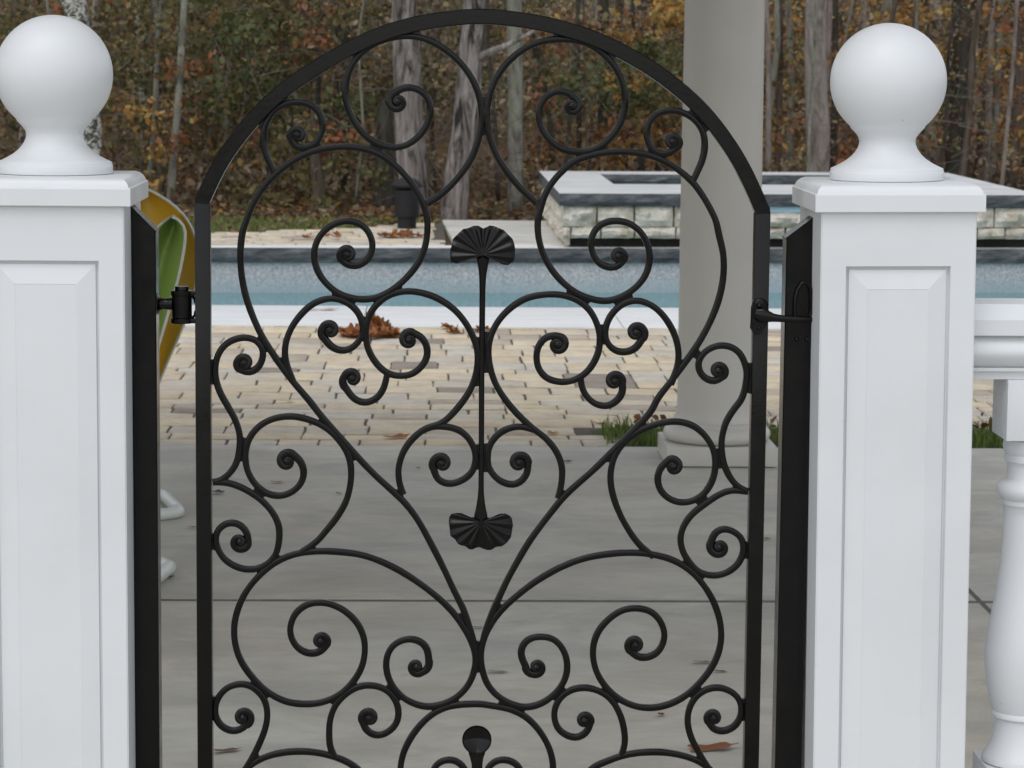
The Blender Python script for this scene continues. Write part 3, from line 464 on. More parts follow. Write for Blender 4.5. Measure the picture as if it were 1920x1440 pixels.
    (None, (5396,10159), "5990,7902 5926,7932 5864,7963 5805,8001 5752,8047 5704,8099 5662,8156 5625,8216 5592,8279 5564,8343 5539,8409 5520,8477 5505,8546 5495,8616 5488,8686 5484,8756 5484,8826 5489,8896 5499,8965 5512,9034 5529,9101 5550,9168 5577,9232 5609,9293 5644,9353 5682,9411 5722,9468 5764,9523 5805,9579 5840,9638 5866,9702 5885,9769 5898,9837 5908,9906 5917,9975 5923,10045 5923,10114 5916,10183 5901,10251 5880,10318 5852,10382 5818,10442 5776,10498 5725,10545 5667,10582 5603,10608 5536,10624 5467,10630 5399,10626 5332,10610 5268,10586 5208,10553 5153,10512 5106,10462 5067,10406 5040,10344 5028,10277 5035,10209 5057,10145 5094,10087 5143,10038 5201,10001 5265,9979 5331,9976 5394,9996 5452,10032 5476,10049"),
    ((4590,8370), None, "4501,8477 4449,8432 4400,8384 4360,8328 4331,8266 4314,8199 4309,8129 4315,8060 4333,7993 4363,7930 4403,7873 4451,7823 4506,7779 4566,7744 4631,7718 4698,7700 4767,7692 4836,7695 4904,7707 4970,7727 5033,7756 5092,7792 5147,7834 5195,7883 5238,7938 5274,7997 5305,8059 5330,8124 5350,8191 5365,8260 5374,8329 5378,8399 5376,8469 5368,8539 5355,8607 5335,8675 5309,8740 5277,8802 5240,8862 5198,8918 5152,8971 5102,9020 5048,9065 4991,9105 4930,9139 4866,9165 4799,9185 4731,9198 4662,9206 4593,9208 4524,9205 4455,9196 4387,9184 4319,9169 4252,9151 4186,9130 4121,9106 4057,9080 3994,9051 3933,9019 3874,8983 3818,8943 3764,8899 3713,8852 3665,8802 3620,8750 3579,8694 3543,8635 3512,8573 3486,8508 3466,8441 3450,8373 3439,8304 3432,8234 3429,8164 3432,8094 3439,8024 3450,7955 3465,7886 3483,7818 3503,7750 3525,7683 3550,7617 3577,7552 3606,7488 3636,7424 3669,7361 3703,7300 3739,7239 3776,7178 3814,7119 3854,7060 3895,7003 3939,6948 3986,6895 4036,6845 4089,6799 4144,6755 4200,6711 4255,6667"),
    (None, (5473,6848), "5990,7902 5920,7908 5851,7915 5781,7920 5712,7919 5643,7910 5576,7892 5512,7865 5450,7834 5390,7799 5332,7761 5275,7721 5219,7680 5163,7639 5107,7597 5053,7554 5001,7508 4952,7458 4907,7405 4866,7348 4830,7288 4800,7225 4776,7160 4760,7091 4753,7022 4755,6951 4766,6882 4784,6813 4810,6748 4842,6685 4880,6625 4922,6567 4966,6511 5013,6459 5066,6412 5125,6374 5189,6347 5257,6327 5325,6315 5395,6312 5464,6318 5532,6333 5597,6357 5660,6387 5718,6425 5772,6469 5820,6519 5860,6576 5891,6638 5914,6704 5928,6773 5932,6843 5924,6913 5902,6979 5867,7039 5819,7089 5762,7130 5699,7162 5633,7182 5565,7188 5498,7176 5438,7146 5390,7099 5356,7040 5333,6974 5320,6936"),
    ((3938,4987), (2087,4561), "3861,4862 3915,4816 3972,4777 4037,4754 4105,4749 4174,4757 4240,4778 4301,4809 4355,4852 4399,4906 4434,4967 4460,5032 4476,5100 4481,5170 4475,5241 4457,5309 4432,5375 4399,5438 4359,5497 4312,5549 4258,5595 4198,5630 4133,5656 4065,5672 3996,5681 3926,5685 3857,5682 3788,5672 3720,5655 3656,5630 3594,5597 3536,5559 3481,5516 3429,5470 3379,5420 3332,5368 3289,5313 3251,5254 3219,5191 3192,5126 3172,5058 3158,4989 3150,4918 3147,4847 3149,4776 3157,4705 3170,4635 3188,4566 3211,4498 3239,4433 3271,4369 3308,4308 3348,4249 3391,4192 3437,4137 3487,4086 3539,4038 3595,3994 3653,3953 3713,3917 3776,3884 3841,3855 3907,3831 3975,3811 4044,3796 4113,3787 4183,3783 4253,3783 4323,3789 4393,3798 4461,3813 4529,3832 4595,3854 4660,3881 4723,3910 4785,3944 4845,3980 4902,4021 4957,4065 5010,4111 5061,4159 5110,4209 5158,4261 5205,4314 5249,4368 5291,4425 5331,4483 5369,4543 5403,4604 5435,4668 5463,4733 5487,4799 5508,4867 5524,4936 5536,5006 5544,5077 5547,5148 5546,5219 5540,5290 5531,5361 5518,5431 5502,5500 5483,5569 5461,5637 5436,5704 5409,5770 5379,5835 5346,5898 5311,5960 5274,6020 5234,6079 5192,6137 5148,6192 5102,6247 5054,6299 5003,6348 4949,6395 4894,6438 4836,6479 4777,6517 4716,6553 4653,6584 4589,6612 4523,6636 4456,6657 4388,6674 4320,6690 4251,6702 4182,6713 4113,6722 4043,6729 3974,6734 3904,6737 3834,6739 3764,6738 3695,6736 3625,6733 3556,6727 3487,6721 3417,6713 3348,6704 3279,6694 3211,6683 3142,6670 3074,6656 3007,6640 2940,6621 2873,6600 2807,6578 2742,6554 2678,6528 2614,6500 2550,6471 2488,6441 2426,6409 2365,6375 2304,6341 2244,6305 2185,6269 2126,6231 2068,6192 2011,6152 1955,6111 1899,6069 1845,6025 1791,5981 1737,5936 1684,5890 1631,5844 1579,5797 1529,5749 1479,5699 1432,5648 1386,5595 1343,5539 1302,5482 1263,5423 1227,5363 1193,5301 1163,5237 1135,5172 1111,5106 1091,5038 1074,4969 1061,4899 1054,4828 1051,4757 1053,4686 1061,4616 1072,4545 1088,4476 1107,4407 1131,4340 1159,4275 1193,4212 1233,4153 1278,4099 1327,4048 1381,4001 1437,3960 1497,3922 1559,3888 1623,3858 1688,3833 1755,3812 1824,3799 1893,3794 1963,3799 2031,3811 2099,3830 2164,3855 2227,3886 2287,3922 2344,3963 2398,4007 2449,4055 2496,4108 2538,4164 2576,4224 2608,4287 2634,4353 2653,4421 2665,4491 2668,4562 2665,4633 2655,4703 2637,4772 2613,4839 2581,4902 2543,4962 2497,5015 2444,5062 2385,5097 2319,5120 2251,5133 2182,5138 2112,5136 2044,5126 1979,5104 1919,5069 1870,5021 1833,4963 1811,4897 1804,4828 1813,4759 1836,4692 1865,4627 1883,4590"),
    ((5432,3597), None, "5346,3507 5382,3446 5428,3394 5488,3360 5555,3342 5624,3342 5692,3357 5756,3385 5813,3424 5863,3473 5902,3531 5930,3596 5947,3665 5952,3736 5947,3808 5931,3877 5903,3943 5863,4001 5813,4051 5755,4093 5692,4126 5626,4151 5557,4167 5487,4172 5418,4168 5349,4155 5283,4132 5221,4100 5163,4060 5111,4013 5067,3959 5030,3899 4999,3835 4975,3768 4958,3698 4948,3627 4945,3556 4949,3484 4960,3413 4976,3342 4997,3273 5022,3205 5051,3139 5084,3074 5119,3011 5154,2948 5191,2885 5227,2822 5266,2761 5305,2700 5346,2640 5388,2580 5431,2522 5477,2467 5527,2414 5580,2365 5634,2317 5690,2271 5737,2231"),
    ((3003,3543), None, "3112,3489 3093,3421 3066,3356 3024,3301 2970,3258 2908,3228 2841,3216 2773,3222 2706,3243 2643,3274 2584,3313 2533,3362 2493,3420 2465,3485 2446,3554 2437,3625 2438,3696 2450,3766 2471,3834 2501,3898 2540,3957 2586,4010 2639,4056 2697,4094 2760,4125 2826,4147 2895,4160 2964,4167 3034,4165 3104,4156 3172,4139 3239,4116 3303,4087 3364,4051 3422,4010 3475,3962 3522,3909 3565,3852 3603,3791 3637,3728 3667,3662 3693,3595 3714,3526 3732,3456 3747,3386 3758,3315 3766,3243 3769,3171 3766,3099 3755,3028 3738,2959 3718,2890 3700,2831"),
    (None, None, "3072,1537 3041,1602 3010,1668 2979,1734 2952,1801 2931,1870 2917,1941 2912,2013 2914,2085 2923,2157 2938,2227 2960,2295 2988,2361 3020,2425 3057,2486 3099,2543 3147,2595 3202,2639 3262,2676 3325,2707 3390,2734 3455,2760 3521,2786 3586,2812 3653,2835 3720,2856 3788,2874 3857,2890 3926,2902 3996,2913 4066,2921 4136,2926 4206,2930 4277,2932 4348,2932 4418,2930 4489,2927 4559,2920 4629,2912 4699,2900 4769,2887 4838,2870 4907,2852 4974,2831 5042,2807 5108,2780 5172,2749 5234,2714 5294,2674 5349,2628 5400,2577 5450,2525 5499,2472 5527,2441"),
    (None, None, "203,2259 187,2330 172,2401 163,2473 168,2544 190,2610 229,2669 280,2717 340,2751 407,2772 477,2778 546,2770 611,2746 671,2708 721,2658 760,2599 788,2532 809,2463 827,2392 845,2322 863,2251 881,2180 898,2109 906,2079"),
    (None, None, "1803,2259 1813,2331 1823,2403 1828,2475 1819,2546 1794,2612 1753,2669 1700,2715 1638,2749 1571,2770 1502,2779 1432,2775 1365,2757 1304,2724 1251,2678 1208,2622 1175,2559 1150,2491 1128,2422 1105,2354 1083,2285 1060,2216 1037,2147 1014,2079"),
]
ARCH = "-4076,13244 -4014,13387 -3950,13530 -3883,13670 -3811,13809 -3734,13944 -3651,14076 -3564,14205 -3473,14331 -3378,14454 -3280,14575 -3179,14693 -3074,14808 -2967,14920 -2855,15028 -2740,15132 -2621,15231 -2498,15326 -2373,15417 -2245,15504 -2115,15590 -1985,15674 -1853,15756 -1720,15835 -1586,15913 -1451,15988 -1313,16060 -1175,16128 -1034,16192 -891,16251 -746,16306 -599,16355 -451,16399 -302,16438 -151,16473 1,16502 154,16528 307,16551 458,16569 605,16585 739,16597 862,16604 987,16605 1124,16601 1273,16592 1426,16579 1580,16563 1734,16543 1887,16520 2040,16493 2192,16463 2343,16428 2493,16390 2643,16348 2791,16303 2938,16253 3084,16199 3227,16139 3369,16075 3508,16007 3647,15935 3784,15861 3919,15784 4052,15703 4183,15618 4311,15529 4436,15436 4559,15340 4681,15242 4799,15140 4913,15034 5024,14923 5129,14808 5231,14689 5328,14566 5422,14441 5513,14313 5600,14183 5683,14050 5762,13914 5837,13776 5908,13636 5976,13494 6042,13351 6105,13207 6136,13135"
WELDS = [(995,15026,1000,14417,195),(-1707,11540,-1286,11395,127),(-925,11427,-505,11587,127),(-1139,11023,-1138,10767,137),(2454,11547,2849,11402,127),(3438,11415,3781,11516,127),(3228,10970,3261,10674,137),(1019,10680,1014,10028,293),(1035,8676,1028,8316,312),(-3433,8755,-3365,8437,146),(-3200,7899,-2915,7700,137),(-2344,6680,-1989,6842,137),(-3155,6355,-2740,6578,137),(601,5619,832,5274,156),(985,4848,988,4441,176),(-3141,4230,-2923,3986,137),(-1571,4029,-1372,4172,137),(-675,4173,-455,3939,137),(65,3766,364,3797,117),(-3926,10179,-3927,9883,98),(-3921,7046,-3923,6755,98),(-3916,3842,-3918,3557,98),(5957,10084,5953,9815,98),(5400,8655,5435,8375,146),(4961,7691,5157,7832,137),(4872,6501,5145,6299,137),(5961,6929,5967,6636,98),(5025,4039,5243,4183,137),(3320,4118,3562,3945,137),(2421,3923,2620,4066,137),(1472,3799,1763,3768,117),(5964,3805,5969,3528,98),(-1098,14322,-826,14150,137),(-2223,14168,-1913,14219,127),(2795,14111,3175,14192,137),(4015,14189,4349,14056,127),(-2830,10609,-2674,10383,156),(4788,10207,4722,9988,156),(-967,9184,-771,9245,98),(-1083,16249,-601,16292,98)]

def xs(s): return np.array([[float(a) for a in p.split(',')] for p in s.split()]) / 1e4

# ------------------------------------------------------------------ ground, terrain, lawn
def terrain(x, y):
    h = -0.03
    if y > 38:
        h += 5.5 * ((y - 38) / 52) ** 1.4 + 0.25 * math.sin(x * 0.31 + y * 0.17)
    return h

POOL_X0, POOL_X1, POOL_Y0 = -8.0, 6.6, 16.56
def yfar(x): return 21.60 + 0.07 * x
xs_ = [-140, -90, -60, -40, -30, -24, -18, -14, -11, POOL_X0, -6, -4, -2, 0, 2, 4, POOL_X1, 9, 12, 16, 22, 30, 45, 70, 140]
ys_ = [-40, -20, -8, 0, 4, 8, 12, POOL_Y0, 19, 22.3, 24, 27, 30, 34, 38, 41, 44, 48, 52, 57, 62, 68, 75, 85, 100, 130, 180]
mb = MB()
ids = {}
for j, y in enumerate(ys_):
    for i, x in enumerate(xs_):
        ids[i, j] = len(mb.v)
        mb.v.append((x, y, terrain(x, y)))
for j in range(len(ys_) - 1):
    for i in range(len(xs_) - 1):
        if POOL_X0 <= xs_[i] < POOL_X1 and POOL_Y0 <= ys_[j] < 22.3: continue
        mb.f.append((ids[i, j], ids[i + 1, j], ids[i + 1, j + 1], ids[i, j + 1])); mb.mi.append(0)
tag(mb.build('ground', SOIL, smooth=180), kind='structure')

LAWN_EDGE = [(-9, 21.95), (-4.2, 22.6), (-1.874, 23.306), (-0.768, 23.985), (0.099, 25.097), (0.62, 25.3)]
mb = MB()
mb.add([(x, y, -0.012) for x, y in LAWN_EDGE] + [(x, 25.45 + 0.1 * math.sin(x * 2), -0.012) for x, y in reversed(LAWN_EDGE)], [tuple(range(len(LAWN_EDGE) * 2))])
tag(mb.build('lawn', TURF), kind='structure')
mb = MB()
mb.add([(-6, -12, -0.01), (7, -12, -0.01), (7, 3.0, -0.01), (-6, 3.0, -0.01)], [(0, 1, 2, 3)])
tag(mb.build('outer_pavement', SLABEDGE), kind='structure')

# ------------------------------------------------------------------ patio slab: panels between saw-cut joints
slab = MB().box((-6, 3.0, -0.12), (4.4, 10.72, -0.014)).box((-5.9, 3.1, -0.0139), (4.39, 10.71, -0.0025)).build('patio_slab', SEAL)
tag(slab, kind='structure')
JX, JY, JE = 1.637, 7.672, 10.60
for x0, x1 in ((-6, -1.95), (-1.95, JX), (JX, 4.4)):
    for y0, y1, mm in ((3.0, 4.15, SLAB), (4.15, JY, SLAB), (JY, JE, SLAB)):
        MB().box((x0 + 0.009, y0 + (0.021 if y0 > 4 else 0), -0.012), (x1 - 0.009, y1 - (0.021 if y1 < 9 else 0.003), 0.0)).build('concrete_panel', mm, slab)
    MB().box((x0 + 0.002, JE - 0.003, -0.013), (x1 - 0.002, 10.735, 0.0015), 0, 0.003).build('lit_edge_band', SLABEDGE, slab)  # strip colour carries the brighter light past the roof edge

# ------------------------------------------------------------------ paving of tumbled pavers
PY0, PY1 = 10.74, 15.40
paving = MB().box((-3.4, PY0, -0.05), (4.6, PY1, -0.004)).build('paving', SAND)
tag(paving, kind='structure')
def paver_mesh(w, d, k):
    r = random.Random(k * 31 + int(w * 1000))
    bm_ = MB()
    t = 0.007
    base = []
    for (sx, sy) in ((-1, -1), (0, -1), (1, -1), (1, 0), (1, 1), (0, 1), (-1, 1), (-1, 0)):
        base.append((sx * w / 2 + r.uniform(-.0028, .0028), sy * d / 2 + r.uniform(-.004, .003)))
    vs = [(x, y, -0.03) for x, y in base] + [(x, y, -0.006 + r.uniform(-.002, .002)) for x, y in base]
    for x, y in base:
        vs.append((x * (1 - 2 * t / w), y * (1 - 2 * t / d), r.uniform(-.0015, .0025)))
    fs = []
    for q in (0, 8):
        for i in range(8): fs.append((q + i, q + (i + 1) % 8, q + 8 + (i + 1) % 8, q + 8 + i))
    fs.append(tuple(range(16, 24)))
    bm_.add(vs, fs)
    return bm_
WIDTHS = (0.165, 0.205, 0.235, 0.265, 0.300, 0.335)
pm = {}
def in_bed(x, y): return 0.76 < x < 4.4 and y < 11.22
slots = []
y = PY0 + 0.004
row = 0
while y < PY1 - 0.05:
    d = random.choice((0.150, 0.160, 0.165, 0.235) if y < 12.3 else (0.165, 0.23, 0.235, 0.30))
    if y + d > PY1: d = PY1 - y
    x = -3.38 + random.uniform(0, 0.15)
    while x < 4.55:
        w = random.choice(WIDTHS)
        if not in_bed(x + w / 2, y + d / 2): slots.append((x + w / 2, y + d / 2, w, d))
        x += w + 0.003
    y += d + 0.003
    row += 1
def px_seen(s):      # how large a paver is seen from the gate, and whether it is in view at all
    x, yy = s[0], s[1]
    return -0.105 * yy - 0.15 < x < 0.228 * yy + 0.1
inview = sorted([s for s in slots if px_seen(s)], key=lambda s: s[1])
near = inview[:296]
nearset = set(id(s) for s in near)
for (x, yy, w, d) in near:
    k = random.randrange(3)
    key = (w, round(d, 3), k)
    dz = random.uniform(-0.0015, 0.0055)
    if key not in pm:
        o = paver_mesh(w - 0.003, d - 0.018, k).build('paver', PAVER, paving, 50)
        pm[key] = o.data
    else:
        o = link(bpy.data.objects.new('paver', pm[key]), paving)
    o.location = (x, yy, dz)
    o.rotation_euler = (random.uniform(-.008, .008), random.uniform(-.008, .008), random.uniform(-.012, .012) + (math.pi if random.random() < .5 else 0))
mb = MB()
for s in slots:
    if id(s) in nearset: continue
    p = paver_mesh(s[2] - 0.003, s[3] - 0.018, random.randrange(9))
    dz = random.uniform(-0.0015, 0.0055)
    mb.add([(a + s[0], b + s[1], c + dz) for a, b, c in p.v], p.f)
tag(mb.build('paver_field', PAVERI, paving, 50), kind='stuff')

# far paving beyond the pool
def lawn_y(x):
    for (xa, ya), (xb, yb) in zip(LAWN_EDGE, LAWN_EDGE[1:]):
        if xa <= x <= xb: return ya + (yb - ya) * (x - xa) / (xb - xa)
    return 22.0
xs2 = [-8.8, -6, -4.2, -3, -2, -1, 0, 0.16]
mb = MB()
mb.add([(x, yfar(x) + 0.3, -0.008) for x in xs2] + [(x, lawn_y(x) - 0.05, -0.008) for x in reversed(xs2)], [tuple(range(16))])
farpav = mb.build('terrace', SAND)
tag(farpav, kind='structure')
mb = MB()
y = 21.75
while y < 25.2:
    d = random.choice((0.145, 0.16, 0.175)); x = -5.2 + random.uniform(0, .2)
    while x < 0.14:
        w = random.choice(WIDTHS)
        cx, cy = x + w / 2, y + d / 2
        if cy - d / 2 > yfar(cx) + 0.31 and cy + d / 2 < lawn_y(cx) and cx + w / 2 < 0.17:
            p = paver_mesh(w - 0.008, d - 0.006, random.randrange(9))
            dz = random.uniform(-0.003, 0.004)
            mb.add([(a + cx, b + cy, c + 0.002 + dz) for a, b, c in p.v], p.f)
        x += w + 0.003
    y += d + 0.003
tag(mb.build('paver_field', PAVERI, farpav, 50), kind='stuff')
mb = MB()
mb.box((0.0, 0.0, -0.05), (1, 1, 0.01))
wv = [(0.235, yfar(.2) + 0.3), (0.145, 25.05), (1.35, 25.05), (1.35, yfar(1.3) + 0.3)]
mb = MB()
mb.add([(x, yy, z) for z in (-0.05, 0.014) for x, yy in wv], [(3, 2, 1, 0), (4, 5, 6, 7), (0, 1, 5, 4), (1, 2, 6, 5), (2, 3, 7, 6), (3, 0, 4, 7)])
tag(mb.build('flagstone_path', WALK), kind='structure')

# ------------------------------------------------------------------ pool
mb = MB()
n = 24
xp = np.linspace(POOL_X0, POOL_X1, n)
ZB = -1.55
front = [(x, POOL_Y0 + 0.03) for x in xp]
back = [(x, yfar(x) + 0.035) for x in xp]
for line, flip in ((front, False), (back, True)):
    for (a, b) in zip(line, line[1:]):
        q = [(a[0], a[1], ZB), (b[0], b[1], ZB), (b[0], b[1], -0.05), (a[0], a[1], -0.05)]
        mb.add(q, [(0, 1, 2, 3) if not flip else (3, 2, 1, 0)])
mb.add([(*front[0], ZB), (*back[0], ZB), (*back[0], -0.05), (*front[0], -0.05)], [(0, 1, 2, 3)])
mb.add([(*front[-1], ZB), (*back[-1], ZB), (*back[-1], -0.05), (*front[-1], -0.05)], [(0, 1, 2, 3)])
mb.add([(*front[0], ZB), (*front[-1], ZB), (*back[-1], ZB), (*back[0], ZB)], [(0, 1, 2, 3)])
pool = mb.build('pool_basin', PLASTER)
tag(pool, kind='structure')
mb = MB()
mb.add([(front[0][0] + .002, front[0][1] + .002, -0.365), (front[-1][0] - .002, front[-1][1] + .002, -0.365), (back[-1][0] - .002, back[-1][1] - .002, -0.365), (back[0][0] + .002, back[0][1] - .002, -0.365)], [(0, 1, 2, 3)])
tag(mb.build('water', WATER), kind='structure')

def rock_slab(x0, x1, yf, yb, z0, z1, name, parent, rough=0.012, face_mat=1, seed=0):
    """coping stone: honed top, rock pitched front; yf, yb functions of x"""
    r = random.Random(seed)
    nx = max(4, int((x1 - x0) / 0.12)); nz = 3
    mb = MB()
    X = [x0 + (x1 - x0) * i / nx for i in range(nx + 1)]
    grid = []
    for j in range(nz + 1):
        z = z0 + (z1 - z0) * j / nz
        prof = (-0.004, 0.012, 0.010, 0.0)[j]
        grid.append([(x, yf(x) - prof - (r.uniform(-rough, rough) if 0 < j < nz else r.uniform(-.004, .004)), z) for x in X])
    m0 = len(X)
    mb.add([p for g in grid for p in g], [(j * m0 + i, j * m0 + i + 1, (j + 1) * m0 + i + 1, (j + 1) * m0 + i) for j in range(nz) for i in range(nx)], face_mat)
    top = [grid[-1], [(x, yb(x), z1) for x in X]]
    mb.add(top[0] + top[1], [(i, i + 1, m0 + i + 1, m0 + i) for i in range(nx)], 0)
    bk = [(x, yb(x), z0) for x in X]
    mb.add(top[1] + bk, [(i, m0 + i, m0 + i + 1, i + 1)[::-1] for i in range(nx)], face_mat)
    mb.add(grid[0] + bk, [(i, m0 + i, m0 + i + 1, i + 1) for i in range(nx)], face_mat)
    for i in (0, nx):
        mb.add([g[i] for g in grid] + [top[1][i], bk[i]], [tuple(range(6)) if i == 0 else tuple(range(5, -1, -1))], face_mat)
    return mb.build(name, [SPATOP if name == 'slab_stone' else COPTOP, ROCKFACE], parent)

cop = MB().box((POOL_X0 - 0.3, POOL_Y0 - 0.02, -0.14), (POOL_X1 + 0.3, POOL_Y0 + 0.02, -0.075)).build('pool_coping', MORTAR)
tag(cop, kind='structure')
x = -6.2
k = 0
while x < 6.0:
    w = 1.47 + 0.05 * ((k * 7) % 5 - 2)
    x1 = x + w
    MB().box((x + 0.002, PY1 + 0.006, -0.07), (x1 - 0.002, POOL_Y0 + 0.055, 0.006 + 0.002 * (k % 2)), 0, 0.010).build('coping_stone', COPTOP, cop, 40)
    x = x1; k += 1
x = -7.9
k = 0
while x < 6.5:
    w = 1.9 + 0.1 * ((k * 5) % 4)
    rock_slab(x + 0.003, x + w - 0.003, yfar, lambda q: yfar(q) + 0.30, -0.115, 0.004, 'coping_stone', cop, 0.010, 1, 40 + k)
    x += w; k += 1

# ------------------------------------------------------------------ raised spa
SX0, SX1 = 1.077, 5.10
SD = 4.05
spa = empty('raised_spa', (SX0, 21.65, 0))
tag(spa, 'raised rectangular stone spa with pale slab top beside the far pool edge', 'spa')
so = Vector(spa.location)
def spa_build(mb, name, mats, smooth=None):
    o = mb.build(name, mats, spa, smooth)
    o.location = -so
    return o
sf = lambda x: yfar(x) + 0.02
# inner core and recess
mb = MB()
CX0, CX1 = SX0 + 0.13, SX1 - 0.13
def ring_box(mb, x0, x1, y0f, y1f, z0, z1, mi=0):
    vs = [(x0, y0f(x0), z0), (x1, y0f(x1), z0), (x1, y1f(x1), z0), (x0, y1f(x0), z0), (x0, y0f(x0), z1), (x1, y0f(x1), z1), (x1, y1f(x1), z1), (x0, y1f(x0), z1)]
    mb.add(vs, [(3, 2, 1, 0), (4, 5, 6, 7), (0, 1, 5, 4), (1, 2, 6, 5), (2, 3, 7, 6), (3, 0, 4, 7)], mi)
ring_box(mb, CX0, CX1, lambda x: sf(x) + 0.10, lambda x: sf(x) + 0.42, 0.079, 0.349)
ring_box(mb, CX0, CX1, lambda x: sf(x) + SD - 0.45, lambda x: sf(x) + SD - 0.06, -0.03, 0.349)
ring_box(mb, CX0, CX0 + 0.3, lambda x: sf(x) + 0.421, lambda x: sf(x) + SD - 0.451, -0.03, 0.349)
ring_box(mb, CX1 - 0.3, CX1, lambda x: sf(x) + 0.421, lambda x: sf(x) + SD - 0.451, -0.03, 0.349)
spa_build(mb, 'core_wall', MORTAR)
mb = MB()
ring_box(mb, SX0 + 0.097, SX1 - 0.10, lambda x: sf(x) + 0.16, lambda x: sf(x) + 0.41, 0.004, 0.078)
spa_build(mb, 'recessed_base', DARKSTONE)
mb = MB()
ring_box(mb, CX0 + 0.301, CX1 - 0.301, lambda x: sf(x) + 0.422, lambda x: sf(x) + SD - 0.452, 0.20, 0.225)
spa_build(mb, 'spa_water', WATER)
# slab top: four stones with mitred inner edge
OX0, OX1 = 1.63, 4.55
OY0, OY1 = 1.56, SD - 0.62
ZT0, ZT1 = 0.350, 0.450
rs = rock_slab(SX0, SX1, lambda x: sf(x) - 0.02, lambda x: sf(x) + OY0, ZT0, ZT1, 'slab_stone', spa, 0.012, 1, 5); rs.location = -so
rs = rock_slab(SX0, SX1, lambda x: sf(x) + OY1, lambda x: sf(x) + SD, ZT0, ZT1 - 0.001, 'slab_stone', spa, 0.010, 1, 6); rs.location = -so
for a, b, s in ((SX0, OX0, 7), (OX1, SX1, 8)):
    mb = MB()
    ring_box(mb, a, b, lambda x: sf(x) + OY0 + 0.004, lambda x: sf(x) + OY1 - 0.004, ZT0, ZT1 - 0.0005, 1)
    mb.mi[1] = 0
    mb.mi = [1] * len(mb.f); mb.mi[1] = 0
    spa_build(mb, 'slab_stone', [SPATOP, ROCKFACE])
# veneer stones
def stone(w, h, d, seed, back=0.10):
    r = random.Random(seed)
    nx, nz = max(4, int(w / 0.055)), max(3, int(h / 0.045))
    vs, fs = [], []
    for j in range(nz + 1):
        for i in range(nx + 1):
            u, v = i / nx, j / nz
            edge = min(u, 1 - u) * w < 0.03 or min(v, 1 - v) * h < 0.025
            xx = u * w + (r.uniform(-.004, .004)); zz = v * h + r.uniform(-.004, .004)
            e = min(1.0, min(u * w, (1 - u) * w, v * h, (1 - v) * h) / 0.035)
            yy = -d * (0.25 + 0.75 * e ** 0.6) + r.uniform(-1, 1) * 0.019 * (0.4 + e)
            vs.append((xx, yy, zz))
    m0 = nx + 1
    for j in range(nz):
        for i in range(nx): fs.append((j * m0 + i, j * m0 + i + 1, (j + 1) * m0 + i + 1, (j + 1) * m0 + i))
    rim = [i for i in range(m0)] + [j * m0 + nx for j in range(1, nz + 1)] + [nz * m0 + i for i in range(nx - 1, -1, -1)] + [j * m0 for j in range(nz - 1, 0, -1)]
    n0 = len(vs)
    vs += [(vs[i][0], back, vs[i][2]) for i in rim]
    L = len(rim)
    fs += [(rim[i], n0 + i, n0 + (i + 1) % L, rim[(i + 1) % L]) for i in range(L)]
    mb = MB(); mb.add(vs, fs)
    return mb
SPILL = (2.45, 3.35)
def course(z0, z1, joints, seed):
    for i, (a, b) in enumerate(zip(joints, joints[1:])):
        if z1 > 0.3 and a > SPILL[0] - 0.05 and b < SPILL[1] + 0.05: continue
        mb = stone(b - a - 0.014, z1 - z0, 0.055, seed + i)
        o = mb.build('stone', VENEER, spa, 22)
        o.location = Vector((a + 0.007, sf(a) + 0.04, z0)) - so
        o.rotation_euler[2] = math.atan(0.07)
course(0.178, 0.343, [1.105, 1.388, 1.694, 2.02, SPILL[0], SPILL[1], 3.66, 4.02, 4.40, 4.70, 5.07], 100)
course(0.083, 0.171, [1.105, 1.175, 1.42, 1.703, 2.04, 2.31, 2.62, 2.95, 3.25, 3.58, 3.85, 4.18, 4.49, 4.56, 4.80, 5.07], 200)
mb = stone(SPILL[1] - SPILL[0] - 0.02, 0.115, 0.05, 77)
o = mb.build('stone', VENEER, spa, 22); o.location = Vector((SPILL[0] + 0.01, sf(SPILL[0]) + 0.04, 0.178)) - so; o.rotation_euler[2] = math.atan(0.07)
SPILLM = m_plastic('blue_glazed_tile', (0.42, 0.60, 0.68), 0.15)
mb = MB(); ring_box(mb, SPILL[0] + 0.01, SPILL[1] - 0.01, lambda x: sf(x) + 0.02, lambda x: sf(x) + 0.098, 0.298, 0.345)
spa_build(mb, 'spillway', SPILLM)
# left flank stones (rough split ends facing the path)
for i, (z0, z1) in enumerate(((0.178, 0.343), (0.02, 0.171))):
    yy = 0.10; k = 0
    while yy < SD - 0.2:
        L = min(0.42 + 0.1 * ((k * 3 + i) % 3), SD - 0.1 - yy)
        o = stone(L - 0.012, z1 - z0, 0.05, 300 + i * 20 + k, 0.10 if i == 0 else 0.02).build('stone', VENEER, spa, 22)
        o.rotation_euler[2] = -math.pi / 2
        o.location = Vector((SX0 + 0.075, sf(SX0) + yy + L, z0)) - so
        yy += L; k += 1

